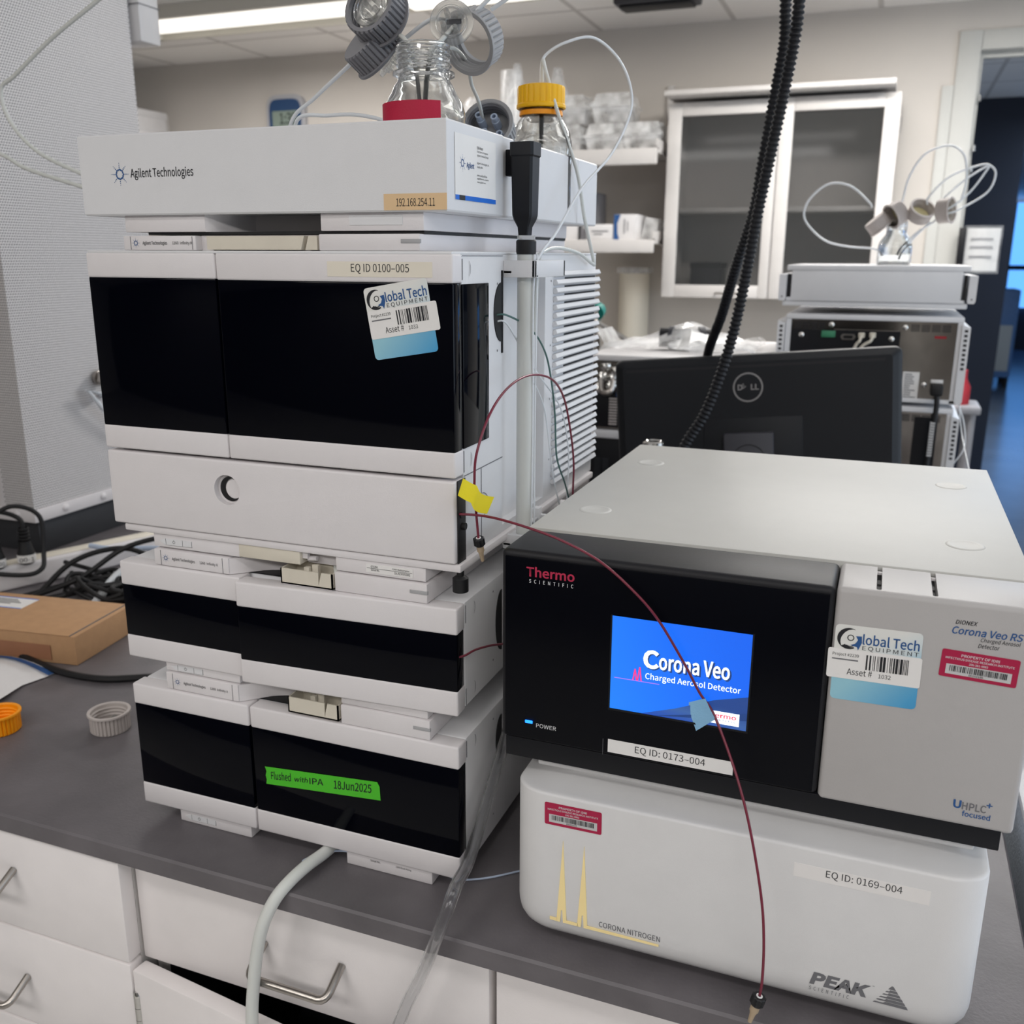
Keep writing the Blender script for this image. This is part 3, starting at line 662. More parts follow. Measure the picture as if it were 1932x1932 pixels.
def place_cap(name, label, cat, R, h, mat, loc, ax, top=True, group=None, wall=.0022, thread=None):
    t = thing(name, label, cat, (0, 0, 0), group)
    m = MB(); cap_mesh(m, R, h, wall, top=top); m.obj('cap_shell', mat, t)
    th = MB()
    for k in range(3):
        th.lathe([(R-wall-.0008, .008+k*.005), (R-wall-.0022, .0093+k*.005), (R-wall-.0022, .0103+k*.005), (R-wall-.0008, .0116+k*.005)], n=40)
    th.obj('thread', thread or mat, t)
    t.rotation_mode = 'QUATERNION'; t.rotation_quaternion = Vector(ax).normalized().to_track_quat('Z', 'Y'); t.location = loc
    return t
place_cap('bottle_cap', 'orange screw cap lying open side up at the bench edge', 'cap', .0265, .027, 'cap_orange', (-.3285, .0900, .0002), (0, 0, 1), group='caps on the worktop')
gc = place_cap('bottle_cap', 'light grey screw cap lying open side up beside the stack', 'cap', .0265, .027, 'cap_taupe', (-.192, .1475, .0002), (0, 0, 1), group='caps on the worktop')
for k, (x, y, a) in enumerate([(-.196, .150, .3), (-.187, .146, 1.6), (-.192, .157, 2.5)]):
    t = thing('tube_plug', ['clear plastic plug lying in the grey cap', 'clear plastic plug lying across in the grey cap', 'clear plastic plug at the far side inside the grey cap'][k], 'plug', (x, y, .005), 'clear plugs in the grey cap')
    MB().cyl((x-.006*math.cos(a), y-.006*math.sin(a), .009), (x+.006*math.cos(a), y+.006*math.sin(a), .009), .0032).obj('plug_body', 'clear_soft', t)
    MB().cyl((x+.006*math.cos(a), y+.006*math.sin(a), .009), (x+.0075*math.cos(a), y+.0075*math.sin(a), .009), .0046).obj('plug_flange', 'clear_soft', t)

# ------------------------------------------------------------------ far side of the bench
def rot_about(c, u, v):
    n = u.cross(v); return Matrix(((u.x, v.x, n.x, c[0]), (u.y, v.y, n.y, c[1]), (u.z, v.z, n.z, c[2]), (0, 0, 0, 1)))
# monitor seen from behind (rolled a little on its stand)
uu = V(.9937, .07, .0875).normalized(); vv = V(-.0860, .045, .9953); vv = (vv-uu*vv.dot(uu)).normalized(); nn = uu.cross(vv)
Mm = rot_about((.5385, 1.0, .302), uu, vv)   # local: x right, y up, z toward the viewer
t = thing('computer_monitor', 'black computer monitor seen from behind with a round badge', 'monitor', (.53, 1.05, 0))
L = []
for f, zz in ((1.0, -.022), (1.0, -.004), (.996, .0), (.985, .004), (.970, .0065), (.5, .012)):
    hw, hh = .2505*f, .157*f
    if f == .5: hw, hh = .234, .144
    r_ = .012*f; pl = []
    for cx_, cy_, a0 in ((hw-r_, hh-r_, 0), (-hw+r_, hh-r_, 90), (-hw+r_, -hh+r_, 180), (hw-r_, -hh+r_, 270)):
        for k in range(5):
            a = math.radians(a0+22.5*k); pl.append(V(cx_+r_*math.cos(a), cy_+r_*math.sin(a), zz))
    L.append(pl)
MB().loft(L).xf(Mm).obj('back_shell', 'monitor_black', t, ang=25)
MB().box(-.228, .222, .1340, .1385, .0085, .0123).xf(Mm).obj('vent_slot', 'seam', t)
MB().box(-.247, .247, -.153, .153, -.0228, -.0218).xf(Mm).obj('screen_glass', 'smoke', t)
bz = .0124
bg = MB().disc((-.008, .0985, bz), X, Y, .0265, 40, .0235).xf(Mm); lg = bg.obj('badge_ring', 'badge', t)
g = MB().text('D', (-.0260, .0935, bz), X, Y, .0085, .0105, .03).text('LL', (-.003, .0935, bz), X, Y, .014, .0105, .03)
g.text('E', (-.0172, .0955, bz), V(.80, .6, 0)*1, V(-.6, .80, 0)*1, .0075, .0075, .03)
g.xf(Mm).obj('lettering', 'badge', t)
MB().box(-.088, .086, -.150, .045, .008, .0135, .0015).xf(Mm).obj('mount_cover', 'monitor_black', t)
cn = MB().box(-.052, .036, -.22, .018, .012, .032, .004).xf(Mm).obj('stand_neck', 'monitor_grey', t)
g = MB().disc((-.008, -.032, .0323), X, Y, .03, 40, .028).text('D', (-.0265, -.039, .0323), X, Y, .0095, .0115, .02).text('LL', (-.004, -.039, .0323), X, Y, .015, .0115, .02).text('E', (-.0175, -.0365, .0323), V(.80, .6, 0), V(-.6, .80, 0), .008, .008, .02)
g.xf(Mm).obj('embossed_badge', 'seam', cn)
MB().box(.49, .60, .985, 1.0, .012, .14, .004).obj('stand_post', 'monitor_grey', t)
box(.42, .66, .90, 1.12, .0003, .014, .004).obj('stand_base', 'monitor_black', t)
g = MB().cyl((.3495, .985, .150), (.3495, .9835, .350), .004)
t = thing('cable_grommet', 'small chrome cable ring just behind the grey detector cover', 'grommet', (.3979, .80, .0003))
MB().lathe([(.013, 0), (.018, .002), (.018, .012), (.014, .014), (.0115, .012), (.0115, .002), (.013, 0)], (.3979, .80, .3135), Z, 28).obj('ring', 'chrome', t)
MB().cyl((.3979, .80, .0003), (.3979, .80, .3135), .010).obj('post', 'monitor_grey', t)
g.bm.free()

# corrugated hoses
def hose(pts, label):
    fine = spline(pts, 60)
    o = MB().tube(fine, .009, 14, sm=False, rf=lambda d: .0078+.0013*math.sin(2*PI*d/.0072)).obj('corrugated_hose', 'hose', ang=180)
    return tag(o, label, 'hose', 'hanging corrugated hoses')
hose([(.5632, .8, 1.13), (.5632, .8, .9839), (.5652, .8, .9279), (.5569, .8, .8568), (.5463, .8, .7686), (.5359, .81, .6925), (.5088, .85, .612), (.478, .93, .53), (.44, 1.04, .455), (.41, 1.16, .36), (.40, 1.2, .2), (.40, 1.22, .01)], 'black corrugated hose passing down behind the monitor')
hose([(.587, .75, 1.13), (.5870, .75, .9710), (.5840, .75, .9174), (.5748, .75, .8489), (.5617, .75, .7638), (.5502, .75, .6903), (.5386, .75, .5989), (.5281, .75, .5279), (.5136, .75, .4627), (.4891, .75, .3865), (.4583, .75, .3287), (.43, .74, .24), (.42, .72, .1), (.43, .72, .01)], 'black corrugated hose passing down in front of the monitor')

# stack of instruments turned away from the camera
YR = 1.62
def tag_plates(t, x0, x1, z0, z1): pass
x0, x1 = .520, .903
t = thing('solvent_tray', 'light grey solvent tray on the far instrument stack, handles at both ends', 'tray', (.71, 1.8, .515), None)
b_ = MB().box(x0-.006, x1+.003, YR+.002, YR+.40, .5955, .6085, .003).box(x0+.006, x1-.012, YR, YR+.38, .527, .5955, .002)
b_.obj('tray_body', 'panel_cool', t)
MB().box(x0-.012, x1+.003, YR+.004, YR+.39, .515, .5265, .002).box(x0-.004, x0+.010, YR+.001, YR+.02, .5265, .535, .001).box(x1-.038, x1-.004, YR+.001, YR+.02, .5265, .534, .001).obj('tray_foot', 'panel_cool', t)
for sx, xx in ((-1, x0-.013), (1, x1+.010)):
    h_ = MB().prism([(-.0085, .006), (-.006, 0), (.006, 0), (.0085, .006), (.0085, .060), (-.0085, .060)], (xx, YR-.004, .527), X, Z, (0, .3, 0)).obj('side_handle', 'panel_cool', t)
    MB().disc((xx, YR-.0045, .5365), X, Z, .002, 12).obj('screw', 'ink_grey', h_)
MB().box(x0-.004, x0+.003, YR+.006, YR+.02, .532, .588).box(x1-.008, x1-.002, YR+.006, YR+.02, .532, .588).obj('shadow_gap', 'seam', t)
def rear_module(z0, z1, label, detail):
    t = thing('analyser_module', label, 'instrument', (.71, 1.8, z0), 'far instrument stack')
    fr = MB().box(.521, .905, YR+.001, YR+.4, z1-.012, z1, .002).box(.521, .533, YR+.001, YR+.4, z0, z1-.012).box(.893, .905, YR+.001, YR+.4, z0, z1-.012).box(.521, .905, YR+.001, YR+.4, z0, z0+.010, .002)
    fr.obj('frame', 'panel_cool', t)
    box(.533, .893, YR+.004, YR+.38, z0+.010, z1-.012).obj('back_plate', 'mirror_steel', t, sm=False)
    for xx in (.511, .911):
        r_ = MB().prism([(-.0085, .008), (-.005, 0), (.005, 0), (.0085, .008), (.0085, z1-z0-.022), (-.0085, z1-z0-.016)], (xx, YR-.004, z0), X, Z, (0, .3, 0)).obj('side_rail', 'panel_cool', t)
        sl = MB()
        for k in range(9): sl.box(xx-.0035, xx+.0035, YR-.0046, YR-.0039, z1-.032-k*.0105, z1-.0265-k*.0105)
        sl.obj('rail_grille', 'seam', r_)
    vt = MB()
    for xa, xb in ((.54, .612), (.795, .882)):
        for k in range(4):
            for j in range(4): vt.box(xa+(xb-xa)*j/4+.001, xa+(xb-xa)*(j+1)/4-.002, YR+.0034, YR+.0042, z1-.0205-k*.0042, z1-.0182-k*.0042)
    vt.obj('vent_grille', 'seam', t)
    return t
t = rear_module(.302, .497, 'rear of the upper module in the far stack with green plug and grey leads', 1)
box(.535, .775, YR+.002, YR+.004, .39, .462).obj('connector_plate', 'matt_black', t, sm=False)
MB().box(.630, .772, YR+.0014, YR+.002, .4625, .4640).obj('plate_edge', 'steel', t)
box(.603, .634, YR-.004, YR+.002, .445, .460, .001).obj('terminal_plug', 'gland_green', t)
g = MB().prism([(-.017, 0), (-.013, -.007), (.013, -.007), (.017, 0), (.013, .006), (-.013, .006)], (.6626, YR+.002, .4475), X, Z, (0, -.004, 0)).obj('serial_port', 'steel', t)
MB().prism([(-.011, 0), (-.009, -.004), (.009, -.004), (.011, 0), (.009, .003), (-.009, .003)], (.6626, YR-.0022, .4475), X, Z, (0, -.0005, 0)).obj('port_socket', 'matt_black', g)
for a, b2 in (((.692, .452), (.680, .425)), ((.716, .453), (.692, .422))):
    MB().box(a[0]-.007, a[0]+.007, YR-.012, YR+.002, a[1]-.006, a[1]+.006, .002).tube([(a[0], YR-.012, a[1]), (a[0]-.003, YR-.02, a[1]-.012), (b2[0], YR-.016, b2[1]), (b2[0]-.02, YR-.012, .36)], .0035).obj('grey_lead', 'cream', t)
for x_, z_ in ((.558, .449), (.757, .445), (.624, .474), (.784, .472), (.836, .344)):
    MB().lathe([(.006, 0), (.006, .003), (.0035, .005), (.0001, .0055)], (x_, YR+.003, z_), -Y, 14).obj('screw', 'chrome', t)
box(.79, .825, YR+.0025, YR+.004, .308, .372).obj('rating_plate', 'paper', t, sm=False)
g = MB(); rr = random.Random(3)
for k in range(11): g.box(.794, .794+rr.uniform(.012, .027), YR+.0018, YR+.0024, .3655-k*.0052, .3675-k*.0052)
g.obj('lettering', 'ink_grey', t)
box(.848, .872, YR+.0025, YR+.004, .449, .4545).obj('badge_plate', 'red_plastic', t, sm=False)
s_ = MB().box(.850, .876, YR-.002, YR+.003, .349, .357, .001).obj('cord_tag', 'paper', t)
c_ = thing('power_lead', 'black power cord plugged into the rear of the upper far module', 'power lead', (.864, YR-.02, .05))
MB().box(.851, .877, YR-.022, YR+.003, .322, .348, .004).obj('inlet_plug', 'rubber', c_)
MB().tube([(.866, YR-.02, .322), (.867, YR-.022, .30), (.866, YR-.022, .26), (.862, YR-.022, .20), (.857, YR-.022, .05)], .006).obj('cord', 'rubber', c_)
t = rear_module(.085, .292, 'rear of the lower module in the far stack, partly behind the monitor', 2)
g = MB()
for k in range(13): g.box(.858, .868, YR-.031, YR-.015, .185+k*.0062, .189+k*.0062)
g.obj('spiral_wrap', 'barcode_grey', c_)
box(.825, .875, YR+.002, YR+.004, .09, .27).obj('dark_panel', 'matt_black', t, sm=False)
t = thing('analyser_module', 'bottom module of the far stack, standing on the worktop', 'instrument', (.71, 1.8, .0003), 'far instrument stack')
box(.521, .905, YR, YR+.4, .0003, .083, .003).obj('housing', 'panel_cool', t); box(.54, .88, YR-.001, YR, .01, .07).obj('back_plate', 'mirror_steel', t)
cord([(.916, 1.64, .30), (.93, 1.62, .26), (.935, 1.60, .21), (.917, 1.6, .17)], 'thin clear wire looping beside the far stack', .0015, 'tube_white', 'wire', name='wire')
cord([(.916, 1.63, .30), (.925, 1.55, .24), (.945, 1.3, .15), (.95, 1.1, .08)], 'thin grey wire running from the far stack toward the detector', .0012, 'tube_white', 'wire', name='wire')
t = thing('step_stool', 'grey stool by the dark hall wall beyond the far stack', 'stool', (1.027, 3.0, FZ))
box(.975, 1.079, 2.9, 3.1, .095, .122, .006).obj('seat', 'cap_dark', t)
for a in (1.0, 1.052):
    for b in (2.92, 3.07): MB().cyl((a, b, FZ), (a, b, .095), .014).obj('leg', 'cap_dark', t)
tag(MB().lathe([(.035, 0), (.035, .06), (.02, .09), (.02, .12), (.0001, .122)], (1.008, 2.98, .1223), Z, 20).obj('squeeze_bottle', 'red_plastic'), 'red plastic bottle standing on the grey stool', 'bottle')

# white-topped instrument at the far left, with a bag on it
t = thing('analyser_unit', 'white-topped instrument with a bare metal back behind the monitor', 'instrument', (.28, 1.7, .0003))
box(.08, .497, 1.455, 1.98, .385, .40, .004).obj('lid', 'white_box', t)
box(.087, .49, 1.47, 1.97, .22, .385, .003).obj('housing', 'mirror_steel', t, sm=False)
box(.09, .40, 1.463, 1.47, .225, .31, .001).obj('back_plate', 'matt_black', t)
g = MB()
for k in range(10):
    for a in (.138, .163): g.box(a, a+.02, 1.460, 1.4635, .232+k*.0068, .2355+k*.0068)
g.obj('vent_grille', 'cap_taupe', t)
for x_, z_ in ((.118, .345), (.145, .345), (.125, .372), (.152, .362), (.11, .318), (.14, .325)):
    MB().lathe([(.013, 0), (.013, .006), (.008, .01), (.008, .02), (.0001, .022)], (x_, 1.47, z_), -Y, 18).obj('fitting', 'chrome', t)
MB().tube([(.118, 1.45, .34), (.125, 1.44, .315), (.145, 1.44, .315), (.15, 1.45, .34)], .007).obj('tube_bend', 'steel', t)
box(.155, .185, 1.462, 1.468, .30, .322).obj('connector', 'ink_blue', t)
t = thing('analyser_unit', 'dark lower instrument under the white-topped one', 'instrument', (.28, 1.7, .0003))
MB().box(.085, .49, 1.458, 1.96, .198, .218, .003).obj('trim_strip', 'panel_cool', t)
box(.09, .485, 1.465, 1.95, .0003, .198, .003).obj('housing', 'matt_black', t)
g = MB()
for k in range(10):
    for a in (.105, .125): g.box(a, a+.016, 1.4605, 1.4655, .09+k*.006, .093+k*.006)
g.obj('vent_grille', 'cabinet_dark', t)
MB().lathe([(.008, 0), (.008, .012), (.0001, .014)], (.10, 1.465, .17), -Y, 16).obj('knob', 'chrome', t)
hose([(.30, 1.36, .2), (.24, 1.36, .15), (.19, 1.37, .09), (.13, 1.38, .04), (.08, 1.40, .012)], 'short corrugated hose lying by the dark lower instrument')
g = MB(); random.seed(21); L = []
nx, ny = 16, 9
for i in range(nx+1):
    row = []
    for j in range(ny+1):
        a, b = i/nx, j/ny
        h = .005+.055*math.exp(-((a-.5)**2/.06+(b-.5)**2/.09))+.012*abs(mnoise.noise(V(a*6, b*5, 1)))*2
        row.append(V(.10+.36*a+.02*mnoise.noise(V(a*4, b*4, 7)), 1.53+.30*b, .402+h))
    L.append(row)
g.loft(L, False, False, False)
t = thing('plastic_bag', 'crumpled clear bag holding a black part on the white instrument lid', 'bag', (.28, 1.67, .402))
g.obj('bag_film', 'film', t, sm=False)
g = MB(); L = []
for i in range(nx+1):
    a = i/nx; L.append([V(.09+.38*a, 1.525-.01*math.sin(a*9), .403+.02*abs(math.sin(a*5))), V(.10+.36*a, 1.535, .41+.02*abs(math.sin(a*5+.6)))])
g.loft(L, False, False, False).loft([[V(.10, 1.56, .405), V(.105, 1.70, .405)], [V(.075, 1.56, .45), V(.08, 1.68, .45)]], False, False, False).obj('bag_seam', 'film', t)
t = thing('valve_part', 'black machined part inside the clear bag', 'valve', (.28, 1.66, .402))
MB().cyl((.215, 1.64, .43), (.345, 1.66, .428), .024, n=20).obj('valve_body', 'matt_black', t, ang=40)
MB().cyl((.24, 1.64, .43), (.25, 1.64, .43), .028, n=20).cyl((.31, 1.65, .43), (.325, 1.655, .43), .028, n=20).obj('collar', 'monitor_grey', t)
t = thing('sink_tap', 'chrome lever arm with a teal cap behind the vented side panel', 'tap', (-.02, 1.95, .0003))
MB().cyl((-.03, 1.9, .47), (-.03, 1.925, .478), .024).obj('cap', 'teal', t, ang=40)
MB().tube([(-.024, 1.885, .485), (-.024, 1.885, .45), (-.01, 1.885, .44), (.09, 1.885, .388)], .007, sm=False).obj('lever', 'chrome', t)
MB().cyl((-.03, 1.92, .0003), (-.03, 1.92, .47), .012).obj('riser', 'chrome', t)

# white mesh-sided bin past the bench end
t = thing('mesh_bin', 'white mesh-sided bin standing on the floor past the bench end', 'bin', (1.15, .3, FZ))
MB().box(.945, 1.3, -.25, .47, FZ+.002, .012, .01).obj('bin_wall', 'mesh_white', t)
MB().box(.941, 1.304, -.254, .474, .012, .024, .004).obj('rim', 'panel_cool', t)
t = thing('box_stack', 'white folded carton leaning beyond the mesh bin', 'box', (1.1, .65, FZ))
MB().box(.95, 1.25, .49, .78, FZ+.002, .06, .006).obj('carton_body', 'white_box', t)
g = MB()
for k in range(4): g.box(.946, 1.25, .488-.002*k, .78, .015+.013*k, .017+.013*k)
g.obj('fold_line', 'ink_grey', t)

# ------------------------------------------------------------------ printed marks, side grip and dark recess arcs
def spark(mb, o, u, v, R):
    # eight rays of dots round a ring of dots
    o = Vector(o)
    for k in range(8):
        a = k*PI/4+PI/2; d = u*math.cos(a)+v*math.sin(a)
        for q, r in ((.42, .085), (.62, .055), (.78, .045), (.95, .035)): mb.disc(o+d*R*q, u, v, R*r, 10)
        a += PI/8; d = u*math.cos(a)+v*math.sin(a); mb.disc(o+d*R*.38, u, v, R*.085, 10)
    return mb
def asset_sticker(parent, o, u, v, num, ddx, ext):
    # square equipment sticker; o top left corner, u right, v down (unit vectors), all in metres
    o, u, v = Vector(o), Vector(u), Vector(v); n = u.cross(v); n = -n if n.y > 0 else n; W = .0632
    up = -v
    def rr(x0, y0, x1, y1, r, h):
        pl = []
        for cx_, cy_, a0 in ((x1-r, y1-r, 0), (x0+r, y1-r, 90), (x0+r, y0+r, 180), (x1-r, y0+r, 270)):
            for k in range(5):
                a = math.radians(a0+22.5*k); pl.append((cx_+r*math.cos(a), cy_+r*math.sin(a)))
        return [o+u*x+v*y+n*h for x, y in pl], n*.00012
    def plate(x0, y0, x1, y1, r, h):
        a, d = rr(x0, y0, x1, y1, r, h); return MB().loft([a, [q+d for q in a]])
    up_part = plate(0, 0, W, W*.5, .0035, .0002)
    st = up_part.obj('asset_sticker', 'sticker_blue', parent, sm=False)
    plate(0, W*.40, W, W, .0035, .0001).obj('sticker_foot', 'sticker_foot', st, sm=False)
    plate(ddx, .0202, W+ext, .0450, .0018, .0004).obj('number_label', 'paper', st, sm=False)
    def at(x, y, h=.00065): return o+u*x+v*y+n*h
    # round g mark
    g = MB(); c = at(.0105, .0112, .0005)
    for r0, r1, a0, a1 in ((.0062, .0088, 62, 300),):
        L = []
        for i in range(25):
            a = math.radians(a0+(a1-a0)*i/24); tck = .0033*math.sin(PI*min(1, i/18)) if i < 18 else .0033*(1-(i-18)/9)
            d = u*math.cos(a)+up*math.sin(a); L.append([c+d*.0088, c+d*(.0088-max(.0004, tck))])
        g.loft(L, False, False, False)
    g.disc(c+u*.0012+up*.0008, u, v, .0026, 22, .0019)
    g.disc(c+u*.001-up*.0018, u, v, .0049, 22, .0042, .3, 2.2)
    g.obj('round_mark', 'ink', st, sm=False)
    MB().prism([(0, .0), (.0042, .0003), (.0046, -.005), (.003, -.0095), (.0022, -.0115), (.0012, -.009), (-.0035, -.0078), (.0, -.0062), (.0016, -.003)], at(.0155, .0085, .0006), u, up, n*.00005).obj('mark_wedge', 'ink_blue', st, sm=False)
    MB().text('lobal Tech', at(.0206, .0148, .0006), u, up, .0408, .0088, .012).obj('lettering', 'ink_blue', st, sm=False)
    MB().text('EQUIPMENT', at(.0208, .0200, .0006), u, up, .0405, .0042, -.006, 0, 1.1).obj('lettering', 'ink', st, sm=False)
    k = MB().text('Project #2239', at(ddx+.0035, .0268), u, up, .0195, .0033).text('Asset #', at(ddx+.0152, .0412), u, up, .0185, .0052)
    k.text(num, at(ddx+.0385, .0410), u, up, .009, .0034).obj('lettering', 'ink', st, sm=False)
    MB().flat([(0, 0), (.0195, 0), (.0195, .0011), (0, .0011)], at(ddx+.0033, .0295), u, up).obj('rule_line', 'ink_grey', st, sm=False)
    b = MB(); rr_ = random.Random(5); x = ddx+.0285
    while x < ddx+.0595:
        q = rr_.choice((.0004, .0006, .0012, .0018)); b.flat([(0, 0), (q, 0), (q, .0125), (0, .0125)], at(x, .0355), u, up); x += q+rr_.choice((.0005, .0008, .0013))
    b.obj('barcode', 'ink', st, sm=False)
    return st
def property_tag(parent, o, num, ang=0):
    u = V(math.cos(ang), 0, math.sin(ang)); up = V(-math.sin(ang), 0, math.cos(ang)); o = Vector(o); n = V(0, -1, 0)
    at = lambda x, y, h: o+u*x+up*y+n*h
    W, H = .0532, .0222; r = .0015; pl = []
    for cx_, cy_, a0 in ((W-r, H-r, 0), (r, H-r, 90), (r, r, 180), (W-r, r, 270)):
        for k in range(4): pl.append((cx_+r*math.cos(math.radians(a0+30*k)), cy_+r*math.sin(math.radians(a0+30*k))))
    p = MB().prism(pl, at(0, 0, .0001), u, up, n*.00015).obj('property_tag', 'crimson', parent, sm=False)
    MB().prism([(.0042, .0028), (.0492, .0028), (.0492, .0108), (.0042, .0108)], at(0, 0, .0003), u, up, n*.0001).obj('barcode_field', 'barcode_grey', p, sm=False)
    MB().text('PROPERTY OF IDRI', at(.0135, .0176, .0004), u, up, .026, .0022, .01).text('INFECTIOUS DISEASE RESEARCH INSTITUTE', at(.0030, .0148, .0004), u, up, .047, .0018, .008).text('206-381-0883', at(.0195, .0119, .0004), u, up, .013, .0017, .008).obj('lettering', 'ink_white', p, sm=False)
    b = MB(); rr_ = random.Random(9); x = .0068
    while x < .0462:
        q = rr_.choice((.0003, .0005, .0008)); b.flat([(x, .0052), (x+q, .0052), (x+q, .0100), (x, .0100)], at(0, 0, .0005), u, up); x += q+rr_.choice((.0003, .0005, .0008))
    b.text(num, at(.0205, .0032, .0005), u, up, .010, .0015, .015); b.obj('barcode', 'ink', p, sm=False)
    return p
def side_grip(parent, y0, y1, z0, z1, x=.396):
    R = (z1-z0)/2; pl = [(y1-(y1-y0)*math.sin(PI*i/16), (z0+z1)/2+R*math.cos(PI*i/16)) for i in range(17)]
    MB().prism(pl, (x-.002, 0, 0), Y, Z, (.0025, 0, 0)).obj('side_grip', 'rubber', parent)
def arc_recess_shade(mb, y, z, r=.0075, x=.3964):  # thin dark arcs stand in for the shade of small arc recesses
    L = []
    for i in range(13):
        a = math.radians(-62+124*i/12); t_ = .0012*math.cos(a*1.2)
        L.append([V(x, y+r*.45*math.cos(a)*1.6-.006, z+r*math.sin(a)), V(x, y+(r*.45*math.cos(a)*1.6)-.006-t_*.8, z+r*.97*math.sin(a))])
    mb.loft(L, False, False, False)

# ------------------------------------------------------------------ the instrument stack
def name_plate(t, z0, z1, xe):
    p = box(.0448, xe, .003, .10, z0, z1, .0012).obj('name_plate', 'panel', t)
    sm_ = MB().box(.0535, .0539, .0026, .0031, z0+.0008, z1-.0008).box(.1320 if xe > .135 else .1265, .1324 if xe > .135 else .1269, .0026, .0031, z0+.0008, z1-.0008).obj('seam', 'ink_grey', p)
    zc = (z0+z1)/2; q = MB(); spark(q, (.0600, .0026, zc), X, Z, .0048); q.obj('spark_mark', 'ink_blue', p, sm=False)
    MB().text('Agilent Technologies', (.0682, .0026, zc-.0025), X, Z, .0292, .0044, .004).text('1260  Infinity II', (.1035, .0026, zc-.0021), X, Z, .0225, .0038).obj('lettering', 'ink', p, sm=False)
    return p
def status_slab(t, z0, z1):
    s_ = box(.2652, .3655, .002, .40, z0, z1, .0012).obj('status_slab', 'panel', t)
    box(.3475, .3662, .0012, .0035, (z0+z1)/2-.0006, (z0+z1)/2+.0028, .0003).obj('status_light', 'cap_grey', s_)
    return s_
def power_foot(t, z0, z1, xe, open_below=False):
    p = box(.0445, xe, .005, .40, z0, z1, .0012).obj('front_foot', 'panel', t)
    zc = (z0+z1)/2-.0005 if not open_below else (z0+z1)/2; hh = min(.0032, (z1-z0)*.28)
    b = MB().prism([(.052, 0), (.060, hh), (.094, hh), (.094, -hh), (.060, -hh*1.2)], (0, .0052, zc), X, Z, (0, -.0007, 0)).obj('power_button', 'panel_cool', p)
    k = MB().flat([(.052, 0), (.060, -hh*1.2), (.094, -hh), (.094, -hh-.0004), (.060, -hh*1.2-.0004)], (0, .0048, zc), X, Z).flat([(.0605, -hh), (.0609, -hh), (.0609, hh), (.0605, hh)], (0, .0044, zc), X, Z).flat([(.082, -hh), (.0824, -hh), (.0824, hh), (.082, hh)], (0, .0044, zc), X, Z).flat([(.0936, -hh), (.094, -hh), (.094, hh), (.0936, hh)], (0, .0044, zc), X, Z)
    k.disc((.071, .0044, zc), X, Z, .0017, 18, .0013, 2.2, 7.2).box(.0708, .0712, .0043, .0045, zc+.0004, zc+.0022).obj('button_outline', 'ink', b, sm=False)
    return p
def arm(t, z0, z1):
    pl = [(.1300, .004), (.1395, .0045), (.147, .011), (.1545, .019), (.1635, .028), (.171, .0325), (.180, .0365), (.192, .0405), (.21, .045), (.235, .05), (.2655, .052), (.2655, .10), (.130, .10)]
    return MB().prism(pl, (0, 0, z0), X, Y, (0, 0, z1-z0)).obj('drain_arm', 'panel', t)
def funnel(t, x0, x1, z0, z1, yf, open_top=True):
    f = MB().box(x0, x1-.016, yf, yf+.0015, z0, z1).box(x0, x0+.0015, yf, yf+.028, z0, z1).box(x0, x1, yf, yf+.028, z0, z0+.0015).box(x0, x1, yf+.0265, yf+.028, z0, z1).box(x1-.0015, x1, yf, yf+.028, z0, z1)
    f.prism([(x1-.0125, z1), (x1-.0165, z0), (x1, z0), (x1, z1)], (0, yf, 0), X, Z, (0, .0015, 0))
    f.box(x0+.022, x0+.028, yf+.008, yf+.013, z0, z1+.001, .0006).box(x0+.029, x0+.036, yf+.012, yf+.017, z0, z1+.003, .0006)
    return f.obj('leak_funnel', 'cream', t)
def front_door(t, x0, x1, za, zb, zc, zd, M=None):
    d = MB().box(x0, x1, 0, .02, zc, zd, .0022, 3).box(x0, x1, 0, .02, za, zb, .0022, 3).box(x0+.003, x1-.003, .0185, .0198, za+.003, zd-.003)
    wn_ = MB().box(x0+.0004, x1-.0004, .0006, .0184, zb-.001, zc+.001, .0018)
    if M: d.xf(M); wn_.xf(M)
    d = d.obj('door', 'panel', t); wn_.obj('smoked_window', 'smoke', d)
    return d

# pump module (lowest) and detector module (second)
def low_module(name, label, z0, zb, zc, z1, split, zfoot0, swing=0):
    t = thing(name, label, 'instrument', (.198, .2, max(z0-.02, .0003)), 'modules of the tall white instrument stack')
    box(.0005, .3955, .0215, .436, z0+.001, z1-.0008, .0015).obj('body', 'panel_cool', t)
    front_door(t, -.0015, split-.0015, z0, zb, zc, z1)
    M = None
    if swing: M = Matrix.Translation(V(.396, .0, 0)) @ Matrix.Rotation(math.radians(swing), 4, 'Z') @ Matrix.Translation(V(-.396, 0, 0))
    front_door(t, split+.0005, .397, z0, zb, zc, z1, M)
    sd = MB()
    arc_recess_shade(sd, .045, z1-.012); arc_recess_shade(sd, .045, z0+.014)
    for y_, z_ in ((.092, z1-.013), (.092, z0+.022)): sd.disc((.39575, y_, z_), Y, Z, .0012, 10)
    sd.box(.3952, .3958, .0225, .0232, z1-.022, z1-.004).box(.3952, .3958, .0225, .0232, z0+.002, z0+.02)
    sd.obj('side_marking', 'ink_grey', t, sm=False)
    return t
zt = low_module
pump = low_module('pump_module', 'lowest white module of the stack, green tape on its smoked door', .0168, .0428, .1410, .1655, .1538, 0)
side_grip(pump, .099, .1145, .095, .148)
name_plate(pump, .1662, .1856, .1395); arm(pump, .1662, .1850)
funnel(pump, .2030, .2628, .1680, .1850, .001); status_slab(pump, .1660, .1868)
box(.140, .262, .0203, .056, .1650, .1659).obj('recess_shade', 'matt_black', pump, sm=False)  # flat black plate stands in for the dark of an open recess
power_foot(pump, .0003, .0165, .1415)
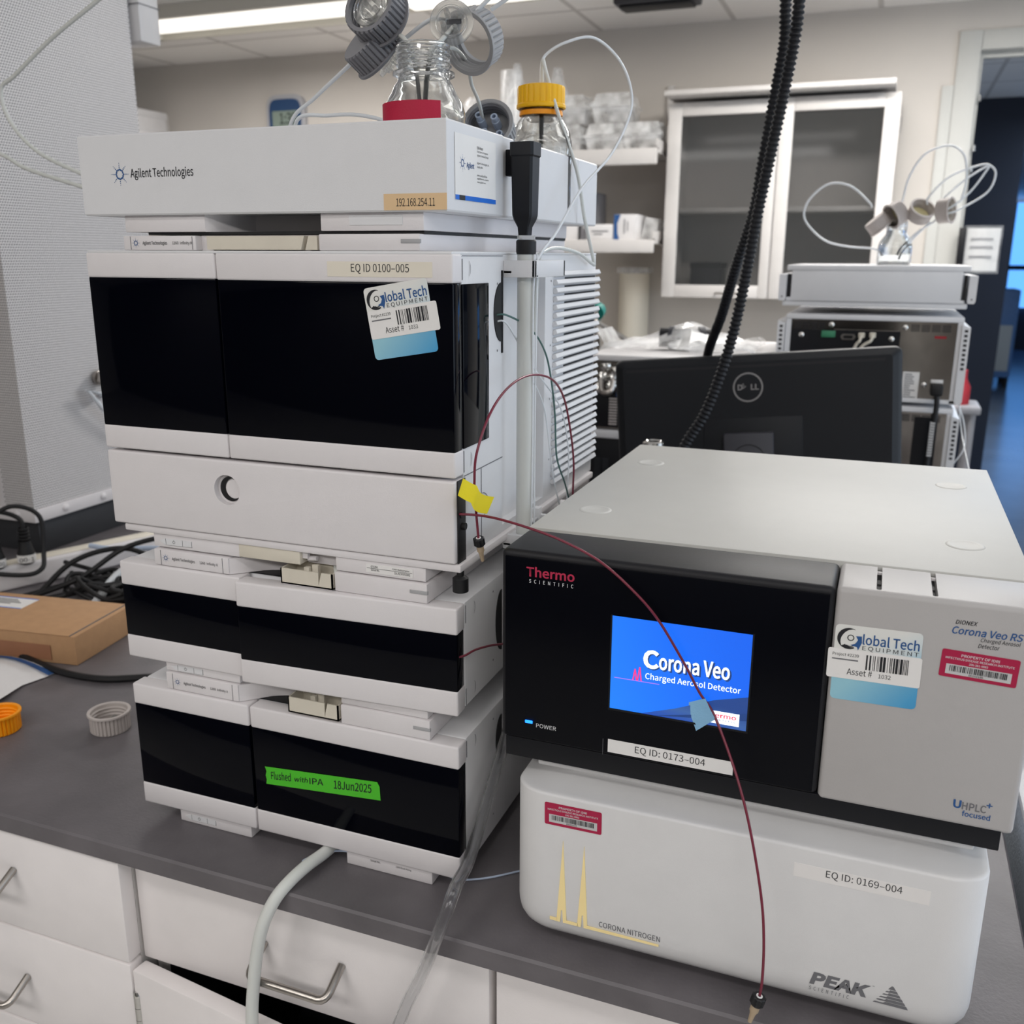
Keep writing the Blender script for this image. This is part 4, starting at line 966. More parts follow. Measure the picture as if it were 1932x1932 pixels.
f = box(.263, .3637, .004, .40, .0003, .0165, .0012).obj('front_foot', 'panel', pump)
MB().text('Serial No.', (.292, .0036, .0105), X, Z, .012, .0025).text('1260 Quat Pump', (.322, .0036, .0100), X, Z, .018, .0026).obj('lettering', 'ink', f, sm=False)
# green tape with handwriting
u = V(.1402, 0, .0148).normalized(); up = V(-u.z, 0, u.x)
tp = MB().prism([(0, 0), (.001, .005), (0, .010), (.0015, .015), (0, .0205), (.137, .0172), (.1395, .012), (.1398, -.0035)], (.1697, .0002, .0772), V(.9945, 0, .1045), V(-.02, 0, .9998), (0, -.0003, 0)).obj('masking_tape', 'green_tape', pump, sm=False)
ug = V(.9945, 0, .1045); vg = V(-.1045, 0, .9945)
MB().text('Flushed', (.1765, -.0004, .0842), ug, vg, .0262, .0096, .006, .2).text('with', (.2065, -.0004, .0880), ug, vg, .0165, .0062, .006, .25).text('IPA', (.2245, -.0004, .0890), ug, vg, .0170, .0072, .006, .1).text('18Jun2025', (.2540, -.0004, .0900), ug, vg, .0460, .0098, .006, .2).obj('handwriting', 'ink', tp, sm=False)

dad = low_module('detector_module', 'second white module from the bench, its smoked doors over the pump', .1982, .2242, .2818, .3085, .1552, .18, 2.6)
side_grip(dad, .099, .1145, .2235, .2905)
box(.140, .262, .0203, .056, .3080, .3089).obj('recess_shade', 'matt_black', dad, sm=False)  # recess darkness painted as a black plate on the body top
name_plate(dad, .3092, .3268, .1395); arm(dad, .3092, .3262); funnel(dad, .2045, .2640, .3100, .3258, 0.0); status_slab(dad, .3088, .3282)
box(.2065, .263, .001, .024, .3088, .3105).obj('funnel_base', 'panel', dad)
MB().tube([(.226, .034, .322), (.246, .032, .327), (.257, .02, .324), (.2605, .012, .316)], .003).obj('drain_tube', 'tube_milk', dad)
power_foot(dad, .1870, .1982, .1415); box(.265, .3625, .004, .40, .1875, .1982, .0012).obj('front_foot', 'panel', dad)

# sampler: big doors, sample tray, vented side
smp = thing('sampler_module', 'largest white module of the stack, with wide smoked doors and vented side', 'instrument', (.198, .2, .3295), 'modules of the tall white instrument stack')
cutb = MB()
cutb.box(.386, .42, .1175, .243, .36, .6125)
cb_ = cutb.obj('cutter', 'panel')
bd = box(.0005, .3955, .0215, .436, .3515, .6280, .0015).obj('body', 'panel_cool', smp, cut=cb_)
bpy.data.objects.remove(cb_)
box(.0, .3958, .0005, .436, .6275, .6302, .001).obj('top_cover', 'panel_cool', smp)
front_door(smp, -.002, .1522, .4328, .4568, .6042, .6282)
front_door(smp, .1532, .397, .4328, .4568, .6034, .6282)
sw = box(.3945, .3968, .0208, .0805, .4565, .6025, .0008).obj('side_window', 'smoke', smp)
cc = MB().cyl((.1475, -.01, .4002), (.1475, .0062, .4002), .0153, n=48).obj('cutter', 'panel')
tr = box(-.001, .396, -.0005, .021, .3520, .4300, .0022, 3).obj('tray_front', 'panel', smp, cut=cc); bpy.data.objects.remove(cc)
MB().cyl((.1475, .0056, .4002), (.1475, .0060, .4002), .0151, n=36).obj('latch_recess', 'panel', tr)
g = MB(); L = []
for i in range(21):
    a = math.radians(78+232*i/20); L.append([V(.1488+.0126*math.cos(a), .0042, .4005+.0126*math.sin(a)), V(.1528+.0100*math.cos(a), .0042, .4012+.0106*math.sin(a))])
g.loft(L, False, False, False); g.obj('latch_grip', 'rubber', tr)
MB().cyl((.1532, .0034, .4010), (.1532, .0056, .4010), .0096, n=36).obj('latch_button', 'panel', tr)
box(.3962, .3975, .0045, .0215, .3515, .4300, .0004).obj('tray_seal', 'rubber', tr)
MB().cyl((.3975, .013, .386), (.4012, .013, .386), .0034, n=14).cyl((.3975, .011, .397), (.3985, .011, .397), .003, n=14).obj('seal_port', 'rubber', tr)
box(.010, .4005, .002, .43, .3436, .3514, .0018).obj('base_ledge', 'panel', smp)
MB().lathe([(.004, 0), (.0075, .001), (.0075, .014), (.0055, .0155), (.0035, .0165), (.0035, .022)], (.3965, .010, .3225), Z, 22).obj('levelling_foot', 'rubber', smp)
power_foot(smp, .3290, .3436, .1531)
MB().box(.1531, .2255, .004, .05, .3300, .3436, .0008).obj('drain_cup', 'cream', smp)
MB().box(.2258, .232, .008, .012, .336, .3436).box(.2258, .2655, .018, .05, .329, .3436).cyl((.2305, .012, .3352), (.2405, .012, .3362), .0026).obj('drain_bracket', 'panel', smp)
f = box(.2662, .3635, .004, .40, .3296, .3436, .0012).obj('front_foot', 'panel', smp)
sl = MB().box(.3000, .3503, .0034, .004, .3322, .3408).obj('serial_label', 'paper', f)
MB().text('G7129A', (.3055, .0031, .3375), X, Z, .0075, .0021, .004).text('1260 Vialsampler', (.3285, .0031, .3375), X, Z, .0185, .0021, .004).text('Serial No.', (.3055, .0031, .3344), X, Z, .0095, .0020, .004).text('DLAEX05582', (.3310, .0031, .3338), X, Z, .0165, .0023, .002).box(.3012, .3495, .0031, .0033, .3367, .33695).obj('lettering', 'ink', sl, sm=False)
name_plate(smp, .6303, .6438, .1305).data.name = 'name_plate'
MB().prism([(.143, .0005), (.2455, .0005), (.2492, .0128), (.143, .0128)], (0, .0035, .6305), X, Z, (0, .03, 0)).obj('leak_funnel', 'cream', smp)
MB().prism([(.2495, .0005), (.262, .0005), (.262, .0128), (.2532, .0128)], (0, .0045, .6305), X, Z, (0, .03, 0)).obj('leak_funnel', 'cream', smp)
MB().box(.1305, .2652, .012, .40, .6303, .6440).obj('plate_back', 'panel', smp)
status_slab(smp, .6303, .6446)
# sampler side: slats, marks, grip, tube holders
g = MB()
for k in range(27):
    z = .607-k*.00905
    M2 = Matrix.Translation(V(.3975, .355, z)) @ Matrix.Rotation(math.radians(-24), 4, 'Y')
    g.box(-.0026, .0030, -.085, .0850, -.0027, .0027, .0006, 1, M2)
vg_ = g.obj('vent_grille', 'panel_cool', smp)
g = MB()
for k in range(26):
    z = .6025-k*.00905; g.box(.3953, .3959, .31, .432, z-.0012, z+.0006)
g.obj('vent_groove', 'seam', smp)
g = MB(); arc_recess_shade(g, .04, .6155); arc_recess_shade(g, .04, .4445)
for y_, z_ in ((.104, .601), (.104, .538), (.262, .60), (.262, .53), (.262, .47), (.262, .40)): g.disc((.3958, y_, z_), Y, Z, .0012, 10)
g.box(.3955, .3959, .0005, .0215, .6255, .6262).box(.3955, .396, .0215, .0228, .606, .624).box(.3955, .396, .0215, .0228, .4345, .4545)
g.box(.3955, .396, .0228, .117, .6262, .6267).box(.3955, .396, .0228, .117, .4305, .4313)
g.box(.3955, .396, .062, .0628, .405, .4305).box(.3955, .396, .062, .0628, .3525, .382)
g.obj('side_marking', 'ink_grey', smp, sm=False)
g = MB(); L = []
for i in range(13):
    a = math.radians(-85+170*i/12); L.append([V(.3961, .0625+.017*math.cos(a), .3935+.0125*math.sin(a)), V(.3961, .0625+.016*math.cos(a), .3935+.0117*math.sin(a))])
g.loft(L, False, False, False); g.obj('cable_port', 'ink_grey', smp, sm=False)
side_grip(smp, .0946, .1136, .546, .602)
MB().box(.3953, .3968, .1138, .1165, .535, .613).obj('side_grip', 'rubber', smp)
for z0_, z1_ in ((.6065, .6225), (.334, .3495)):
    hb = MB().box(.3955, .428, .119, .124, z0_, z1_, .0008).box(.3955, .428, .206, .211, z0_, z1_, .0008).box(.4245, .428, .119, .211, z0_, z1_, .0008).box(.3955, .428, .124, .128, z0_, z0_+.002).box(.3955, .404, .119, .211, z0_+.004, z0_+.006)
    if z0_ < .4: hb.box(.399, .428, .124, .150, z0_+.012, z0_+.0135).box(.398, .406, .20, .211, z0_, z1_+.008, .0008).box(.399, .405, .15, .2, z0_+.012, z0_+.0135)
    hb.obj('tube_clip', 'panel_cool', smp)
# equipment label and asset sticker on the sampler door
e = MB().box(.2742, .3778, -.0003, .0, .6082, .6212).obj('equipment_label', 'paper_warm', smp, sm=False)
MB().text('EQ ID 0100\u2013005', (.2985, -.0005, .6108), X, Z, .0572, .0086, -.004).obj('lettering', 'ink', e, sm=False)
asset_sticker(smp, (.3098, -.0001, .5979), V(.9859, 0, .1676), V(.1676, 0, -.9859), '1033', 0, .0055)

# solvent tray on top
A0, A1, ax0, ax1 = .6625, .7355, .0035, .3925
sol = thing('solvent_tray', 'white open tray on top of the stack, holding the bottles', 'tray', (.198, .2, .645), None)
def ring(pl, pli, z0, z1):
    m = MB(); o0 = [V(x, y, z0) for x, y in pl]; o1 = [V(x, y, z1-.0015) for x, y in pl]
    cxm, cym = sum(p[0] for p in pl)/len(pl), sum(p[1] for p in pl)/len(pl)
    def ins(d): return [(x+(.0012 if x < cxm else -.0012)*d, y+(.0012 if y < cym else -.0012)*d) for x, y in pl]
    m.loft([[V(x, y, z0) for x, y in ins(1)], [V(x, y, z0+.0015) for x, y in pl], o1, [V(x, y, z1) for x, y in ins(.9)], [V(x, y, z1) for x, y in pli], [V(x, y, z0+.008) for x, y in pli]], True, True)
    return m
outer = [(ax0, 0), (ax1, 0), (ax1, .126), (ax1-.0025, .128), (ax1-.0025, .160), (ax1-.0155, .163), (ax1-.0155, .213), (ax1, .226), (ax1, .36), (ax1-.001, .361), (ax1, .362), (ax1, .440), (ax0, .440)]
inner = [(ax0+.004, .004), (ax1-.004, .004), (ax1-.004, .124), (ax1-.0065, .126), (ax1-.0065, .156), (ax1-.0195, .159), (ax1-.0195, .217), (ax1-.004, .230), (ax1-.004, .36), (ax1-.005, .361), (ax1-.004, .362), (ax1-.004, .436), (ax0+.004, .436)]
tb = ring(outer, inner, A0, A1).obj('tray_shell', 'panel_cool', sol, ang=25)
q = MB(); spark(q, (.0512, -.0003, .6998), X, Z, .0105); q.obj('spark_mark', 'ink_blue', sol, sm=False)
MB().text('Agilent Technologies', (.0640, -.0003, .6941), X, Z, .0725, .0108, .006).obj('lettering', 'ink', sol, sm=False)
ip = MB().box(.3331, .3924, -.0003, 0, .6637, .6771).obj('address_label', 'manila', sol, sm=False)
MB().text('192.168.254.11', (.3452, -.0005, .6668), X, Z, .0362, .0065, -.002).obj('lettering', 'ink', ip, sm=False)
bs = MB().box(.046, .1405, .006, .40, .6472, .6626, .001).box(.2655, .3677, .006, .40, .6472, .6626, .001).box(.1405, .2655, .045, .40, .6472, .6626)
bs.prism([(.1405, .006), (.1405, .046), (.17, .046)], (0, 0, .6472), X, Y, (0, 0, .0154)).obj('base_plate', 'panel', sol)
MB().box(.295, .3475, .0054, .0060, .6521, .6604).obj('blank_plate', 'panel_cool', sol)
MB().box(.07, .366, .01, .40, .6446, .6472).obj('gap_shade', 'rubber', sol)  # dark strip painted for the shaded gap below the base plate
# card on the tray side (prints as seen: company mark, lines, blue foot)
cx_ = ax1+.0003
cd = MB().box(cx_, cx_+.0002, .0158, .1065, .6728, .7262).obj('visiting_card', 'paper', sol, sm=False)
MB().box(cx_+.0002, cx_+.0003, .0158, .1065, .6728, .6768).obj('card_band', 'card_blue', cd, sm=False)
MB().box(cx_+.0003, cx_+.0004, .024, .036, .6728, .6768).obj('card_band', 'ink', cd, sm=False)
q = MB(); spark(q, (cx_+.0004, .0310, .7030), Y, Z, .0070); q.text('Agilent', (cx_+.0004, .0395, .6985), Y, Z, .0165, .0062, .012).obj('card_mark', 'ink_blue', cd, sm=False)
q = MB()
for tx, z_, w_, h_, b_ in (('Erik Hane', .7170, .0135, .0026, .012), ('Field Service Engineer', .7138, .025, .0022, 0), ('Agilent CrossLab Group', .7106, .026, .0024, 0), ('Agilent Technologies, Inc.', .7042, .028, .0024, 0), ('Seattle, WA', .7010, .0125, .0024, 0), ('mobile', .6945, .023, .0018, 0), ('agilent.com', .6915, .026, .0020, 0), ('www.agilent.com', .6886, .0195, .0020, 0)):
    q.text(tx, (cx_+.0004, .0625, z_), Y, Z, w_, h_, b_)
q.obj('lettering', 'ink', cd, sm=False)

# ------------------------------------------------------------------ bottles and loose caps in the tray
FL = A0+.0082
def bottle(name, label, x, y, R, H, group, neck=.0205, zb=FL, threads=True, bulge=True):
    t = thing(name, label, 'bottle', (x, y, zb), group)
    hs = H-.062
    pr = [(.0001, .002), (R*.9, .0015), (R*.97, 0), (R, .006), (R, hs), (R*.985, hs+.006), (R*.93, hs+.013), (R*.80, hs+.021), (neck*1.15, hs+.028), (neck*1.02, hs+.032)]
    if bulge: pr += [(neck*1.02, hs+.034), (neck*1.2, hs+.036), (neck*1.2, hs+.039), (neck*1.0, hs+.041)]
    z = hs+.0425
    if threads:
        while z < H-.006: pr += [(neck, z), (neck*1.085, z+.0012), (neck*1.085, z+.0021), (neck, z+.0032)]; z += .0042
    pr += [(neck*1.03, H-.003), (neck*1.04, H-.0012), (neck*.98, H), (neck*.88, H), (neck*.84, H-.003), (neck*.84, hs+.034), (neck*.95, hs+.028), (R*.74, hs+.018), (R*.90, hs+.008), (R*.945, hs), (R*.945, .008), (R*.85, .0045), (.0001, .005)]
    MB().lathe(pr, (x, y, zb), Z, 56).obj('glass_body', 'glass', t, ang=50)
    return t
b1 = bottle('glass_bottle', 'open clear glass bottle with red tape in the front of the white tray', .340, .068, .037, .1350, None, .0228)
L = []
for i in range(15):
    a = math.radians(190+128*i/14); L.append([V(.340+.0373*math.cos(a), .068+.0373*math.sin(a), .733), V(.340+.0373*math.cos(a), .068+.0373*math.sin(a), .7555)])
MB().loft(L, False, False, False).obj('tape_band', 'red_tape', b1)
b2 = bottle('glass_bottle', 'clear glass bottle with ribbed yellow screw cap and two tubes', .3575, .330, .0355, .139, None, .0205)
m = MB(); RK = (2, 3)
MB().lathe([(.0001, .8105), (.021, .8105), (.0262, .809), (.0268, .807), (.0268, .791), (.0277, .7895), (.0277, .7865), (.0262, .7855), (.0240, .786)], (.3575, .330, 0), Z, 96, rib=lambda k, i: (-.0009 if i % 4 == 0 else 0) if k in (3, 4) else 0).obj('screw_cap', 'cap_yellow', b2, ang=25)
MB().lathe([(.0215, .7855), (.0238, .785), (.0245, .781), (.0245, .7785), (.0215, .778)], (.3575, .330, 0), Z, 48).obj('pouring_ring', 'cap_orange', b2)
def lid_disc(t, c, ax, R=.019, mat='clear_soft'):
    q = MB().lathe([(.0001, 0), (R*.72, 0), (R*.74, .0015), (R*.98, .0015), (R, .0022), (R, .0045), (R*.95, .005), (R*.72, .005), (R*.70, .0085), (R*.62, .0085), (R*.60, .0035), (.0001, .0035)], c, ax, 40)
    u_, v_ = basis(Vector(ax).normalized())
    for k in range(4):
        d = u_*math.cos(k*PI/2+.5)+v_*math.sin(k*PI/2+.5); q.cyl(Vector(c)+d*R*.4, Vector(c)+d*R*.4+Vector(ax).normalized()*.013, .0028, .0024, 14)
    return q.obj('port_insert', mat, t)
G2 = 'loose grey bottle caps over the white tray'
c1 = place_cap('bottle_cap', 'mid-grey ribbed cap, largest and highest, with a clear insert seen through it', 'cap', .0275, .0235, 'cap_dark', (.2771, .085, .8466), (.109, .935, -.338), False, G2, .0022)
lid_disc(c1, (0, 0, .001), (0, 0, 1), .0185)
c2 = place_cap('bottle_cap', 'dark ribbed cap hanging just under the highest grey cap', 'cap', .0265, .0235, 'cap_dark', (.2590, .105, .8240), (.425, .666, -.613), True, G2)
t = thing('port_insert', 'clear plastic insert with tube ports sticking out of the dark hanging cap', 'insert', (.287, .085, .815))
lid_disc(t, (.2790, .118, .8105), (.654, .57, -.497), .0205)
c3 = place_cap('bottle_cap', 'pale grey open ring cap tilted behind the clear lid disc', 'cap', .0275, .0235, 'cap_grey', (.3600, .150, .8270), (-.219, -.876, -.429), False, G2)
t = thing('port_insert', 'round clear lid disc with ports hanging above the open bottle', 'insert', (.349, .1, .83))
lid_disc(t, (.3555, .095, .8265), (.30, -.85, .12), .0195)
MB().box(.352, .366, .091, .0925, .8255, .8295).obj('dark_clip', 'monitor_grey', t)
c4 = place_cap('bottle_cap', 'dark-lined grey cap propped open side out at the rear of the tray', 'cap', .0265, .024, 'cap_grey', (.333, .246, .750), (.10, -.86, .36), True, G2, thread='cap_dark')
t = thing('tube_plug', 'pale blue tube ports inside the grey cap propped in the tray', 'plug', (.333, .23, .755))
for dx, dz, tl in ((-.009, .002, .020), (.0075, .0015, .017), (-.004, -.012, .016), (.012, -.012, .012)):
    MB().lathe([(.0045, 0), (.0045, tl*.6), (.0038, tl*.65), (.0038, tl), (.0022, tl), (.0022, 0)], (.333+dx, .243, .757+dz), (.05, -.8, .45), 18).obj('tube_port', 'tube_blue', t)

# clear and white solvent tubing
def tubing(pts, r, mat, label, group=None, n=10): return tag(MB().tube(pts, r, n, 10).obj('tubing', mat, ang=60), label, 'tube', group)
GT = 'solvent tubing over the tray'
tubing([(-.18, .30, .965), (-.2305, .30, .9383), (-.3112, .30, .9008), (-.3829, .30, .8601), (-.4130, .30, .8419), (-.4029, .30, .8010), (-.3615, .30, .7621), (-.2929, .30, .7330), (-.20, .31, .70), (-.06, .33, .655), (.06, .44, .62), (.06, .455, .50)], .0028, 'tube_milk', 'clear tube looping out past the picture edge beside the perforated column, upper one', GT)
tubing([(-.55, .30, .80), (-.4296, .30, .7609), (-.3844, .30, .7402), (-.2954, .30, .7161), (-.18, .315, .685), (-.05, .335, .65), (.08, .45, .62), (.08, .455, .48)], .0028, 'tube_milk', 'clear tube looping out past the picture edge, lower one', GT)
tubing([(.120, .17, .71), (.1462, .15, .7602), (.1794, .145, .7815), (.2361, .13, .8114), (.256, .115, .820)], .0019, 'tube_white', 'straight clear tube rising from the tray to the dark hanging cap', GT)
tubing([(.13, .18, .715), (.1527, .15, .7609), (.1910, .15, .7644), (.2291, .15, .7628), (.262, .15, .752), (.285, .14, .72), (.29, .12, .69)], .0019, 'tube_white', 'clear tube arching low over the front edge of the tray', GT)
tubing([(.283, .118, .812), (.302, .112, .823), (.330, .104, .8335), (.350, .097, .830)], .0019, 'tube_white', 'white tube running between the hanging cap and the clear lid disc', GT)
tubing([(.285, .115, .822), (.305, .095, .820), (.3255, .075, .800), (.336, .066, .762), (.338, .066, .72)], .0019, 'tube_milk', 'clear tube dropping from the dark cap into the open bottle', GT)
tubing([(.358, .092, .823), (.350, .082, .810), (.344, .072, .795), (.341, .066, .75), (.340, .064, .70)], .0022, 'tube_milk', 'clear tube from the lid disc into the open bottle', GT)
tubing([(.338, .10, .808), (.345, .125, .812), (.3400, .165, .8055), (.3289, .20, .7935), (.3344, .205, .778), (.326, .236, .764)], .0019, 'tube_milk', 'clear tube curving down to the cap propped in the tray', GT)
tubing([(.362, .13, .842), (.385, .13, .858), (.42, .14, .882)], .0019, 'tube_white', 'white tube leaving the pale grey ring cap upward', GT)
tubing([(.375, .14, .846), (.402, .14, .860), (.43, .14, .876)], .0019, 'tube_white', 'second white tube leaving the pale grey ring cap upward', GT)
GW = 'white tubes from the yellow-capped bottle'
wp = [(.3575, .330, .70), (.3570, .330, .79), (.3570, .330, .815), (.357, .333, .834), (.362, .336, .8445), (.382, .340, .855), (.407, .36, .862), (.428, .385, .846), (.4405, .40, .8190), (.4425, .40, .788), (.433, .36, .74), (.42, .29, .698), (.413, .225, .650), (.410, .185, .628), (.409, .160, .60), (.409, .158, .52)]
tubing(wp, .0016, 'tube_white', 'white tube making the tall loop right of the yellow cap', GW)
tubing([(.3585, .330, .70), (.3585, .330, .80), (.358, .331, .825), (.3600, .328, .836), (.366, .322, .822), (.384, .315, .775), (.398, .34, .72), (.402, .36, .67), (.404, .395, .622), (.4035, .393, .6175), (.402, .345, .629), (.402, .27, .635), (.403, .215, .631), (.406, .19, .618), (.408, .175, .55)], .0021, 'tube_milk', 'clear tube folding down from the yellow cap to the vented side', GW)

# waste tube column clipped to the sampler side
t = thing('waste_tube', 'milky vertical waste tube with black connector clipped to the stack side', 'tube', (.4125, .136, .34))
MB().lathe([(.0085, .345), (.0085, .632), (.0068, .632), (.0068, .345), (.0085, .345)], (.4125, .1365, 0), Z, 28).obj('tube_wall', 'tube_milk', t, ang=50)
MB().lathe([(.0092, .628), (.0098, .6305), (.0098, .640), (.0088, .6415)], (.4125, .1365, 0), Z, 28).obj('sleeve', 'rubber', t)
MB().lathe([(.0088, .6415), (.0088, .645), (.0085, .6455)], (.4125, .1365, 0), Z, 28).obj('clear_neck', 'clear_soft', t)
cn = MB(); L = []
for hx, hy, z_ in ((.0050, .0060, .6455), (.0056, .0066, .6530), (.0088, .0098, .6600), (.0098, .0106, .6640), (.0100, .0108, .6700), (.0108, .0118, .7160), (.0118, .0130, .7175), (.0118, .0130, .7290)):
    L.append([V(.4115+sx*hx*q, .1355+sy*hy*p, z_) for sx, sy, q, p in ((-1, -1, 1, .8), (-1, -1, .8, 1), (1, -1, .8, 1), (1, -1, 1, .8), (1, 1, 1, .8), (1, 1, .8, 1), (-1, 1, .8, 1), (-1, 1, 1, .8))])
cn.loft(L).box(.3905, .405, .137, .146, .70, .7240, .001)
cn.obj('connector', 'matt_black', t)
for k, (dy, dx) in enumerate(((-.003, .002), (.003, -.001), (.0015, .0035))):
    MB().tube([(.4125+dx+.0075, .1365+dy, .628), (.4125+dx+.007, .1365+dy*1.4, .56), (.4125+dx+.0068, .1365+dy*.6, .48), (.4125+dx+.007, .1365+dy, .35)], .0010, 8).obj('inner_line', 'tube_white', t)

# thin lines on the side of the stack
tubing([(.394, .100, .572), (.404, .1090, .5713), (.410, .1580, .5554), (.411, .198, .5306), (.411, .2200, .5002), (.411, .236, .4573), (.411, .245, .4074), (.411, .277, .3695), (.411, .302, .336), (.411, .33, .30)], .0010, 'tube_green', 'thin grey-green line from the side grip down behind the detector')
tubing([(.394, .102, .566), (.403, .1090, .5638), (.405, .1453, .5354), (.405, .1608, .5125), (.405, .19, .4926), (.405, .2190, .4629), (.405, .2385, .4150), (.405, .2556, .3746), (.405, .2762, .3444), (.405, .30, .31)], .0009, 'tube_white', 'thin white line on the stack side, nearer the waste tube')
tubing([(.403, .17, .522), (.405, .2013, .5025), (.405, .2744, .4579), (.405, .3070, .4023), (.405, .3042, .3443), (.405, .30, .31)], .0009, 'tube_white', 'thin white line on the stack side, nearer the vent slats')
R1 = [(.412, .0169, .374), (.413, .0105, .3960), (.416, .0000, .4180), (.4195, -.0090, .4340), (.4235, -.0130, .4610), (.428, .0073, .4933), (.428, .0518, .5110), (.428, .1080, .5154), (.428, .1716, .5045), (.426, .2200, .4790), (.424, .2530, .4370), (.422, .2740, .3960), (.420, .2800, .3600), (.418, .285, .31)]
def fitting(name, label, o, ax, s=1):
    t = thing(name, label, 'fitting', o)
    ax = Vector(ax).normalized(); o = Vector(o)
    MB().lathe([(.0022*s, -.0005), (.0042*s, -.0008), (.0050*s, 0), (.0050*s, .0062*s), (.0042*s, .0075*s)], o, ax, 40, rib=lambda k, i: (.0005*s*math.sin(i*PI/2.0) if k in (2, 3) else 0)).obj('knurled_nut', 'rubber', t)
    MB().lathe([(.0011*s, -.001), (.0024*s, -.001), (.0024*s, .0002)], o, ax, 20).obj('nut_face', 'paper', t)
    MB().lathe([(.0034*s, .0075*s), (.0034*s, .0135*s), (.0026*s, .0140*s), (.0026*s, .0155*s), (.0023*s, .0155*s), (.0016*s, .0245*s), (.0001, .0250*s)], o, ax, 24).obj('ferrule', 'tan_peek', t)
    return t
t = fitting('tube_fitting', 'black and tan finger-tight fitting hanging at the stack corner', (.412, .0172, .3745), (.05, .28, -1))
tubing(R1, .00115, 'peek_red', 'dark red line arching high over the vented stack side')
R2 = [(.397, .0071, .3988), (.4154, .0060, .4000), (.438, .0010, .4001), (.4715, -.0080, .3973), (.5034, -.0160, .3920), (.5389, -.0240, .3806), (.5674, -.0260, .3607), (.5905, -.0250, .3369), (.6140, -.0230, .3005), (.6283, -.0205, .2743), (.6402, -.0205, .2585), (.6570, -.0340, .2319), (.6718, -.0500, .2050), (.6839, -.0600, .1701), (.6951, -.0670, .1235), (.6998, -.0710, .0876), (.7011, -.0730, .0536), (.7002, -.0730, .0390)]
tubing(R2, .00115, 'peek_red', 'dark red line drooping from the stack across the blue screen')
t = fitting('tube_fitting', 'black and tan finger-tight fitting hanging over the bench edge', (.6999, -.0731, .0375), (-.22, .0, -1), 1.12)
tubing([(.3955, .006, .2580), (.400, .012, .2585), (.404, .028, .2585), (.409, .055, .253), (.412, .075, .2470), (.412, .10, .24)], .00115, 'peek_red', 'short dark red line at the side of the second module')
def tape(name, pts, mat, label, th=.0002):
    pts = [[Vector(p) for p in r] for r in pts]
    return tag(MB().loft(pts, False, False, False).obj(name, mat), label, 'tape')
yt = []
for i in range(11):
    q = i/10; tw = .0024*math.exp(-((q-.33)/.09)**2); dr = -.0045*math.sin(q*PI)*(1 if q > .33 else .3)
    a = V(.4190, -.0330, .4430).lerp(V(.4200, .0360, .4105), q); b = V(.4175, -.0410, .4295).lerp(V(.4185, .0222, .3975), q)
    n_ = V(.0022*math.exp(-((q-.33)/.25)**2)+tw*.8, 0, dr); yt.append([a+n_, (a+b)/2+n_*1.05, b+n_])
tape('tape_flag', yt, 'yellow_tape', 'yellow tape flag wrapped round the dark red line at the stack corner')
bt = []
for i in range(7):
    q = i/6; a = V(.6175, -.0182, .2622).lerp(V(.6335, -.0205, .2712), q); b = V(.6268, -.0186, .2382).lerp(V(.6429, -.0212, .2540), q)
    bt.append([a+V(0, -.0022*q*q, 0), (a+b)/2+V(0, -.0024*q*q-.0004, 0), b+V(0, -.0022*q*q-.0005*math.sin(q*5), 0)])
tape('tape_flag', bt, 'blue_tape', 'pale blue tape holding the dark red line on the blue screen')

# drain hoses at the front
tubing([(.245, .10, .007), (.2405, .04, .008), (.2385, .0, .0095), (.236, -.028, .0125), (.2305, -.052, .0085), (.2225, -.0685, -.004), (.2120, -.0765, -.030), (.2030, -.0785, -.065), (.1960, -.079, -.105), (.1910, -.0795, -.145), (.1880, -.08, -.20), (.187, -.08, -.30), (.187, -.08, -.50)], .0066, 'tube_milk', 'thick milky drain hose bending over the bench edge', n=16)
tubing([(.30, .06, .002), (.262, .03, .003), (.2435, .018, .006), (.2365, .0, .012), (.2300, -.028, .0145)], .0018, 'tube_blue', 'pale blue inner tube slipping into the milky drain hose')
tubing([(.30, .05, .0015), (.2700, .024, .0025), (.25, .015, .005), (.238, -.004, .0125), (.231, -.027, .016)], .0013, 'tube_blue', 'thin blue line lying beside the pale blue tube at the hose end')
tubing([(.362, .03, .0012), (.3824, .0212, .0012), (.4055, .0302, .0012), (.4305, .0495, .0012), (.46, .08, .0012), (.52, .16, .0012)], .0011, 'tube_blue', 'thin blue line curving on the worktop between stack and generator')
PIPE = [(.4080, .16, .19), (.4090, .130, .165), (.4100, .0932, .1338), (.4110, .0633, .1123), (.4130, .0207, .0816), (.4160, -.0220, .0587), (.4170, -.052, .0535), (.4150, -.070, .0360), (.4080, -.0790, .0110), (.3990, -.0800, -.0153), (.3880, -.0800, -.0430), (.3760, -.0800, -.0706), (.3632, -.0800, -.1080), (.35, -.08, -.16), (.34, -.08, -.3)]
po = MB().pipe(PIPE, .0062, .0044, 18)
bmesh.ops.reverse_faces(po.bm, faces=po.bm.faces[len(po.bm.faces)//2:])
tag(po.obj('tubing', 'clear', ang=70, norm=False), 'clear drain hose running from the stack side over the bench edge', 'tube')

